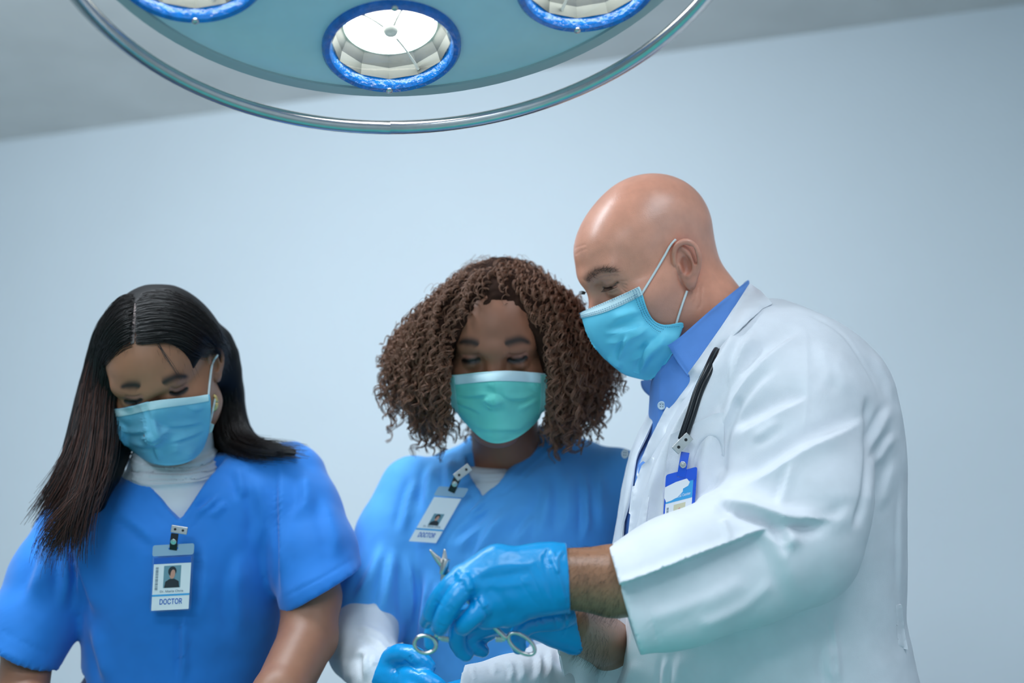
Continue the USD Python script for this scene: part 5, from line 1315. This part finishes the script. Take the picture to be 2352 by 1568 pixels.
RG = [[pc(330, 690, 1.99), pc(420, 700, 1.985), pc(482, 760, 2.01), pc(518, 840, 2.08), pc(534, 940, 2.095), pc(560, 1008, 2.065), pc(640, 1030, 2.03), pc(718, 1046, 2.02)],
      [pc(325, 730, 1.965), pc(410, 740, 1.96), pc(474, 776, 1.995), pc(512, 812, 2.06), pc(530, 890, 2.10), pc(528, 970, 2.09), pc(545, 1020, 2.06), pc(610, 1040, 2.035), pc(668, 1044, 2.03)],
      [pc(322, 780, 1.945), pc(390, 790, 1.945), pc(450, 796, 1.97), pc(500, 808, 2.045), pc(526, 870, 2.095), pc(520, 960, 2.09), pc(530, 1020, 2.065), pc(590, 1046, 2.04), pc(640, 1048, 2.035)]]
strands('hair_strands', locks(LG, 1500, .012, .014, 3), .0009, hair_strand, hp); strands('hair_strands', locks([g[2:] for g in LG], 1100, .013, .015, 8), .0010, hair_brown, hp); strands('hair_strands', locks(RG, 1300, .010, .010, 4), .0009, hair_strand, hp)
def drape(px): q = np.array(px, float); z = surf([l_hr], q, 12) - .0022; return [pc(x, y, d) for (x, y), d in zip(q, z)]
CAPL = [drape([(302 - k * .07, y), (282, y + 8 + k * .05), (258, y + 34), (238, y + 78), (226, y + 130)]) for k, y in enumerate(range(692, 788, 5))] + [drape([(302, 684), (262, 706), (232, 770), (216, 850)]), drape([(300, 688), (256, 716), (230, 780), (214, 860)])]
CAPR = [drape([(320, y), (350, y - 8 + (y - 690) * .06), (400, y - 2), (450, y + 24), (488, min(y + 66, 812)), (512, min(y + 120, 850))]) for y in range(694, 786, 5)] + [drape([(330, 682), (400, 684), (460, 722), (498, 790), (520, 850)]), drape([(345, 678), (410, 682), (466, 726), (500, 786), (522, 850)]), drape([(335, 688), (400, 692), (455, 732), (492, 790), (516, 846)])]
strands('hair_strands', locks(CAPL, 1100, .0060, .006, 14, 18, .0006), .0006, hair_strand, hp); strands('hair_strands', locks(CAPR, 1700, .0060, .006, 15, 18, .0006), .0006, hair_strand, hp)
strands('hair_strands', locks([[pc(345, 770, 1.935), pc(370, 800, 1.922), pc(395, 840, 1.915), pc(418, 880, 1.915)]], 6, .002, .001, 6), .0008, hair_strand, hp)
hv = l_hr; qh = proj(hv.v); bh = np.nonzero((qh[:, 1] > 745) & (qh[:, 1] < 860) & (qh[:, 0] > 232) & (qh[:, 0] < 500) & (hv.v[:, 1] < 2.0) & (hv.normals()[:, 1] < -.1))[0]
strands('baby_hair', fuzz(hv, 110, (.006, .014), 21, bh, (.1, -.25, -.9)), .00035, hair_strand, hp, .3)
mk = part('face_mask', l_mask, mask_pale, pL)
part('nose_band', band(l_mask, 0.0, .13, 0.01, .99), mask_edge, mk)
ear_loop([(479, 908, LMK[0][4][2] - .002), (482, 875, 1.985), (488, 835, 2.02), (500, 815, 2.05)], mk, l_h); ear_loop([(478, 985, LMK[3][4][2]), (487, 950, 1.995), (494, 915, 2.02)], mk, l_h)
part('mask_edge_flap', sheet([(476, 968), (492, 975), (486, 993), (474, 995)], [], 0, .001, 4, 0, dfun=lambda q: 0 * q[:, 0] + LMK[3][4][2] + .004), mask_edge, mk)
er = part('earring', tube([pc(490 + 7 * math.cos(a), 925 + 16 * math.sin(a), 2.005) for a in np.linspace(0, 6.2, 24)], .0030, smooth=False, caps=True), gold, pL, 'gold hoop earring')
# ---- middle woman
hc = [pc(1080, 1760, 2.15), pc(1250, 1760, 2.15)]; bc = to_world((hc[0] + hc[1]) / 2)
armsC = []
FC = figure([pc(1000, 1160, 2.17), pc(1360, 1140, 2.17)], hc, pc(1165, 1110, 2.16), [([pc(1000, 1160, 2.17), pc(900, 1270, 2.12), pc(850, 1400, 2.08), pc(833, 1492, 2.02), pc(880, 1555, 1.925), pc(920, 1575, 1.90)], [.045, .044, .040, .036, .028, .022]),
    ([pc(1360, 1140, 2.17), pc(1340, 1280, 2.18), pc(1290, 1400, 2.17), pc(1288, 1540, 2.01), pc(1180, 1592, 1.80), pc(1050, 1620, 1.757)], [.045, .042, .038, .034, .031, .024])], None, [(bc[0] - .09, bc[1]), (bc[0] + .09, bc[1])])
pC = person('woman in blue scrubs with short curly brown hair and green mask', bc, c_h, FC, armsC, skin, SK_C, hc, pc(1170, 1600, 2.14), 0)
part('scrub_top', c_s, scrub_blue_lit, pC); part('undershirt', c_u, knit_white, pC); part('shirt_sleeve', c_sl, knit_white, pC); part('shirt_sleeve', c_sr, knit_white, pC)
part('glove', c_gl, glove_blue, pC); part('glove', c_gr, glove_blue, pC)
hp = part('hair', c_hr, curl_dark, pC)
q = proj(c_hr.v); strands('curls', curls(c_hr, 2100, (.03, .06), (.0026, .0044), 5, None, .30, (.010, .015), 4), .0011, curl_brown, hp, .5)
low = np.nonzero((q[:, 1] > 770) & (np.abs(q[:, 0] - 1150) > 85) & (c_hr.normals()[:, 1] < .4))[0]
strands('curls', curls(c_hr, 420, (.04, .075), (.0042, .0062), 11, low, .22, (.012, .018), 6, 34), .0012, curl_brown, hp, .5)
edge = np.nonzero((q[:, 1] < 760) & (np.abs(c_hr.normals()[:, 1]) < .5))[0]
strands('flyaway_hair', curls(c_hr, 260, (.015, .035), (.004, .008), 13, edge, 1.3), .0006, curl_brown, hp, .5)
mk = part('face_mask', c_mask, mask_aqua, pC)
part('nose_band', band(c_mask, 0.0, .15, 0.01, .99), mask_edge, mk)
for j, sd in ((0, -1), (4, 1)): part('side_band', band(c_mask, .02, .75, 0.0 if j == 0 else .94, .06 if j == 0 else 1.0, .0012), mask_edge_aqua, mk)
ear_loop([(1253, 862, CMK[0][4][2]), (1257, 830, 2.02), (1261, 800, 2.05)], mk, c_h); ear_loop([(1034, 866, CMK[0][0][2]), (1031, 840, 2.02), (1036, 812, 2.05)], mk, c_h)
# ---- the man
hm = [pc(1760, 1780, 1.88), pc(1690, 1780, 2.0)]; bm = to_world((hm[0] + hm[1]) / 2)
armsM = [skin_arm([pc(1640, 1300, 1.69), pc(1540, 1330, 1.672), pc(1410, 1334, 1.65), pc(1290, 1328, 1.632)], [.044, .0425, .0405, .0345]), skin_arm([pc(1500, 1530, 1.95), pc(1400, 1478, 1.865), pc(1306, 1434, 1.722)], [.036, .0335, .0275])]
FM = figure([pc(1850, 880, 1.88), pc(1700, 870, 2.03)], hm, pc(1672, 800, 1.95), [([pc(1850, 850, 1.88), pc(1835, 1050, 1.79), pc(1815, 1230, 1.73), pc(1640, 1300, 1.69)], [.05, .048, .046, .043]), ([pc(1690, 830, 2.05), pc(1620, 1150, 2.03), pc(1600, 1400, 1.99), pc(1500, 1530, 1.95)], [.05, .045, .042, .036])], None, [(bm[0] - .05, bm[1] - .08), (bm[0] + .05, bm[1] + .08)], chest=(.085, .09))
pM = person('bald man in white lab coat over blue shirt, wearing a cyan mask', bm, man_h, FM, armsM, bald_skin, lin(160, 112, 84), hm, pc(1735, 1600, 1.94), 1.2)
coat = part('lab_coat', man_c, coat_white, pM)
part('lapel', man_lapel, coat_white, coat, smooth=50); part('front_panel', man_far, coat_white, coat, smooth=50); part('front_panel', man_low, coat_white, coat, smooth=50); part('placket', man_placket, coat_white, coat, smooth=50); part('chest_pocket', man_pocket, coat_white, coat, smooth=50); part('back_tab', man_tab, coat_white, coat, smooth=50)
def button(c, n, r, m_, parent, label=None):
    n = unit(n); a = unit(np.cross(n, [0, 0, 1.0])); b = np.cross(n, a)
    p = part('button', seat(lathe([(0, .0006), (r * .6, .0004), (r * .72, .0014), (r * .95, .0012), (r, .0002), (r * .95, -.0008), (0, -.0008)], 28), (c, a, b, n)), m_, parent, label, smooth=40)
    for i, j in ((-1, -1), (-1, 1), (1, -1), (1, 1)):
        h = tm(trimesh.creation.cylinder(r * .11, .0006, sections=10)); part('thread_hole', seat(h, (c + a * i * r * .26 + b * j * r * .26 + n * .0007, a, b, n)), print_grey, p, smooth=False)
button(pc(1436, 1042, 2.02), (-.7, -.7, .1), .0068, plain('button_white', lin(235, 238, 240), .3), coat, 'white coat button'); button(pc(2069, 1437, 1.905), (.5, -.8, 0), .008, plain('button_sage', lin(170, 190, 185), .35), coat)
shirt = part('dress_shirt', man_sh, shirt_blue, pM)
part('shirt_collar', man_collar, shirt_blue, shirt, smooth=50); part('shirt_collar', man_collar2, shirt_blue, shirt, smooth=50)
zb = float(surf([man_sh], np.array([[1520., 931.]]))[0]); button(pc(1520, 931, zb - .002), (-.35, -.93, .05), .0058, plain('button_pearl', lin(205, 222, 235), .25), shirt, 'pale pearl shirt button')
mk = part('face_mask', man_mask, mask_cyan, pM)
part('nose_band', band(man_mask, 0.0, .135, 0.0, .82), mask_edge, mk)
part('stitching', stitches(man_mask, [(.025, .02, .025, .78, 34), (.10, .05, .10, .78, 34), (.125, .05, .125, .78, 34), (.04, .02, .62, .02, 26), (.04, .045, .62, .045, 26), (.04, .07, .62, .07, 26), (.62, .02, .78, .02, 8)]), stitch_blue, mk, kind='stuff')
ear_loop([(1473, 676, d0 - .004), (1500, 632, 1.885), (1526, 588, 1.868), (1541, 562, 1.866), (1552, 550, 1.872)], mk, man_h); ear_loop([(1552, 748, d0 + .008), (1563, 712, 1.885), (1578, 668, 1.872)], mk, man_h)
part('glove', man_gl, glove_blue, pM); part('glove', man_gr, glove_blue, pM)
fa = armsM[0]; q = proj(fa.v); sel = np.nonzero((q[:, 0] > 1300) & (q[:, 0] < 1425) & (fa.normals()[:, 1] < .3))[0]
fb = armsM[1]; q2 = proj(fb.v); sel2 = np.nonzero((q2[:, 0] > 1320) & (q2[:, 0] < 1400) & (fb.normals()[:, 1] < .3))[0]
strands('arm_hair', fuzz(fa, 900, (.005, .011), 3, sel, (-.5, 0, -.7)) + fuzz(fb, 500, (.006, .012), 4, sel2, (-.5, 0, -.6)), .00016, hair_strand, pM, .4)
bq = proj(man_h.v); bp = shapely.contains(Polygon([(1343, 648), (1352, 630), (1370, 618), (1390, 613), (1412, 617), (1421, 626), (1400, 625), (1380, 626), (1362, 638), (1352, 650)]), shapely.points(bq)); nb = np.nonzero(bp & (man_h.v[:, 1] < 1.96) & (man_h.normals()[:, 1] < 0))[0]
strands('eyebrow', fuzz(man_h, 230, (.004, .008), 5, nb, (.6, -.2, .25)), .00022, hair_strand, pM, .4)
dl = float(surf([man_h], np.array([[1400., 664.]]))[0])
lash = [np.array([pc(1388 + 34 * t, 660 - 15 * t * t, dl - .001), pc(1384 + 36 * t, 667 - 13 * t * t, dl - .005), pc(1379 + 38 * t, 671 - 12 * t * t, dl - .009)]) for t in np.linspace(0, 1, 34)]
df = float(surf([man_h], np.array([[1342., 676.]]))[0])
lash += [np.array([pc(1346 - 3 * t, 671 + 5 * t, df + .004), pc(1338 - 2 * t, 668 + 8 * t, df + .006), pc(1330 - 2 * t, 669 + 8 * t, df + .009)]) for t in np.linspace(0, 1, 16)]
strands('eyelashes', lash, .00045, hair_strand, pM, .3)
# ---- things worn and held
def sf(ms, x, y, off): return pc(x, y, float(surf(ms, np.array([[x, y]], float))[0]) - off)
cb = beyond(man_c, 1.75)
tb, fr, W, H = badge(pc(1530, 1090, 1.752), pc(1602, 1071, 1.744), pc(1518, 1262, 1.748), 'blue-topped identity badge clipped to the white coat pocket', 'coat', np.zeros(3))
strap_and_clip(tb, fr, W, H, pc(1574, 1040, 1.748), pc(1568, 1018, 1.746), -38, vinyl_blue)
tL = sf([l_s], 395, 1320, .012)[1]
tb, fr, W, H = badge(pc(352, 1252, tL + .002), pc(447, 1247, tL), pc(343, 1406, tL - .004), 'identity badge with black strap hanging from the V-neck of the long-haired woman', 'left', np.zeros(3))
strap_and_clip(tb, fr, W, H, pc(402, 1226, tL - .002), pc(413, 1216, tL - .002), 12, black_plastic)
tC = sf([c_s], 1005, 1180, .014)[1]
tb, fr, W, H = badge(pc(1008, 1116, tC), pc(1077, 1121, tC), pc(934, 1245, tC - .004), 'tilted white identity badge hanging from the neckline of the curly-haired woman', 'middle', np.zeros(3))
strap_and_clip(tb, fr, W, H, pc(1052, 1094, tC - .002), pc(1063, 1084, tC), -60, black_plastic)
SP_ = np.array([(1650, 804), (1642, 818), (1627, 850), (1604, 900), (1588, 950), (1576, 985), (1568, 1010)], float)
zs = ndimage.gaussian_filter1d(surf([cb], SP_, 12), 1.0, mode='nearest') - np.array([-.010, -.002, .007, .009, .009, .009, .009])
ste = thing('stethoscope', 'black rubber stethoscope tube running down under the white coat lapel', 'stethoscope', to_world(pc(1604, 900, zs[3])))
for k in (-1, 1): part('tube', tube([pc(x + 5.0 * k, y + 1.5 * k, z) for (x, y), z in zip(SP_, zs)], .0036, 60, 14), black_rubber, ste)
A_, B_, bx_, sc_ = clamp_parts()
cl = thing('surgical_clamp', 'steel ratcheted surgical clamp held open in blue gloved hands', 'clamp', to_world(pc(1021, 1380, 1.618)))
for h_ in (A_, B_):
    for nm, m in zip(('jaw', 'shank', 'finger_ring', 'ratchet'), h_): part(nm, m, steel, cl)
part('box_joint', bx_, steel, cl); part('pivot_screw', sc_, steel, cl, smooth=40)
# ---- the draped table below the frame, from which the teal light comes back
tt = thing('operating_table', 'operating table under a teal drape between the three people', 'table', (-0.30, 1.46, 0))
def wbox(size, c, r=.02): b = rbox(size, r, c); return b
part('tabletop', wbox((1.5, .50, .08), (-.30, 1.46, .86)), shoe_white, tt, world_space=True)
part('drape', wbox((1.56, .54, .05), (-.30, 1.46, .905)), drape_teal, tt, world_space=True)
part('column', wbox((.5, .3, .78), (-.30, 1.46, .43)), steel, tt, world_space=True); part('foot_plate', wbox((1.1, .45, .08), (-.30, 1.46, .04)), steel, tt, world_space=True)
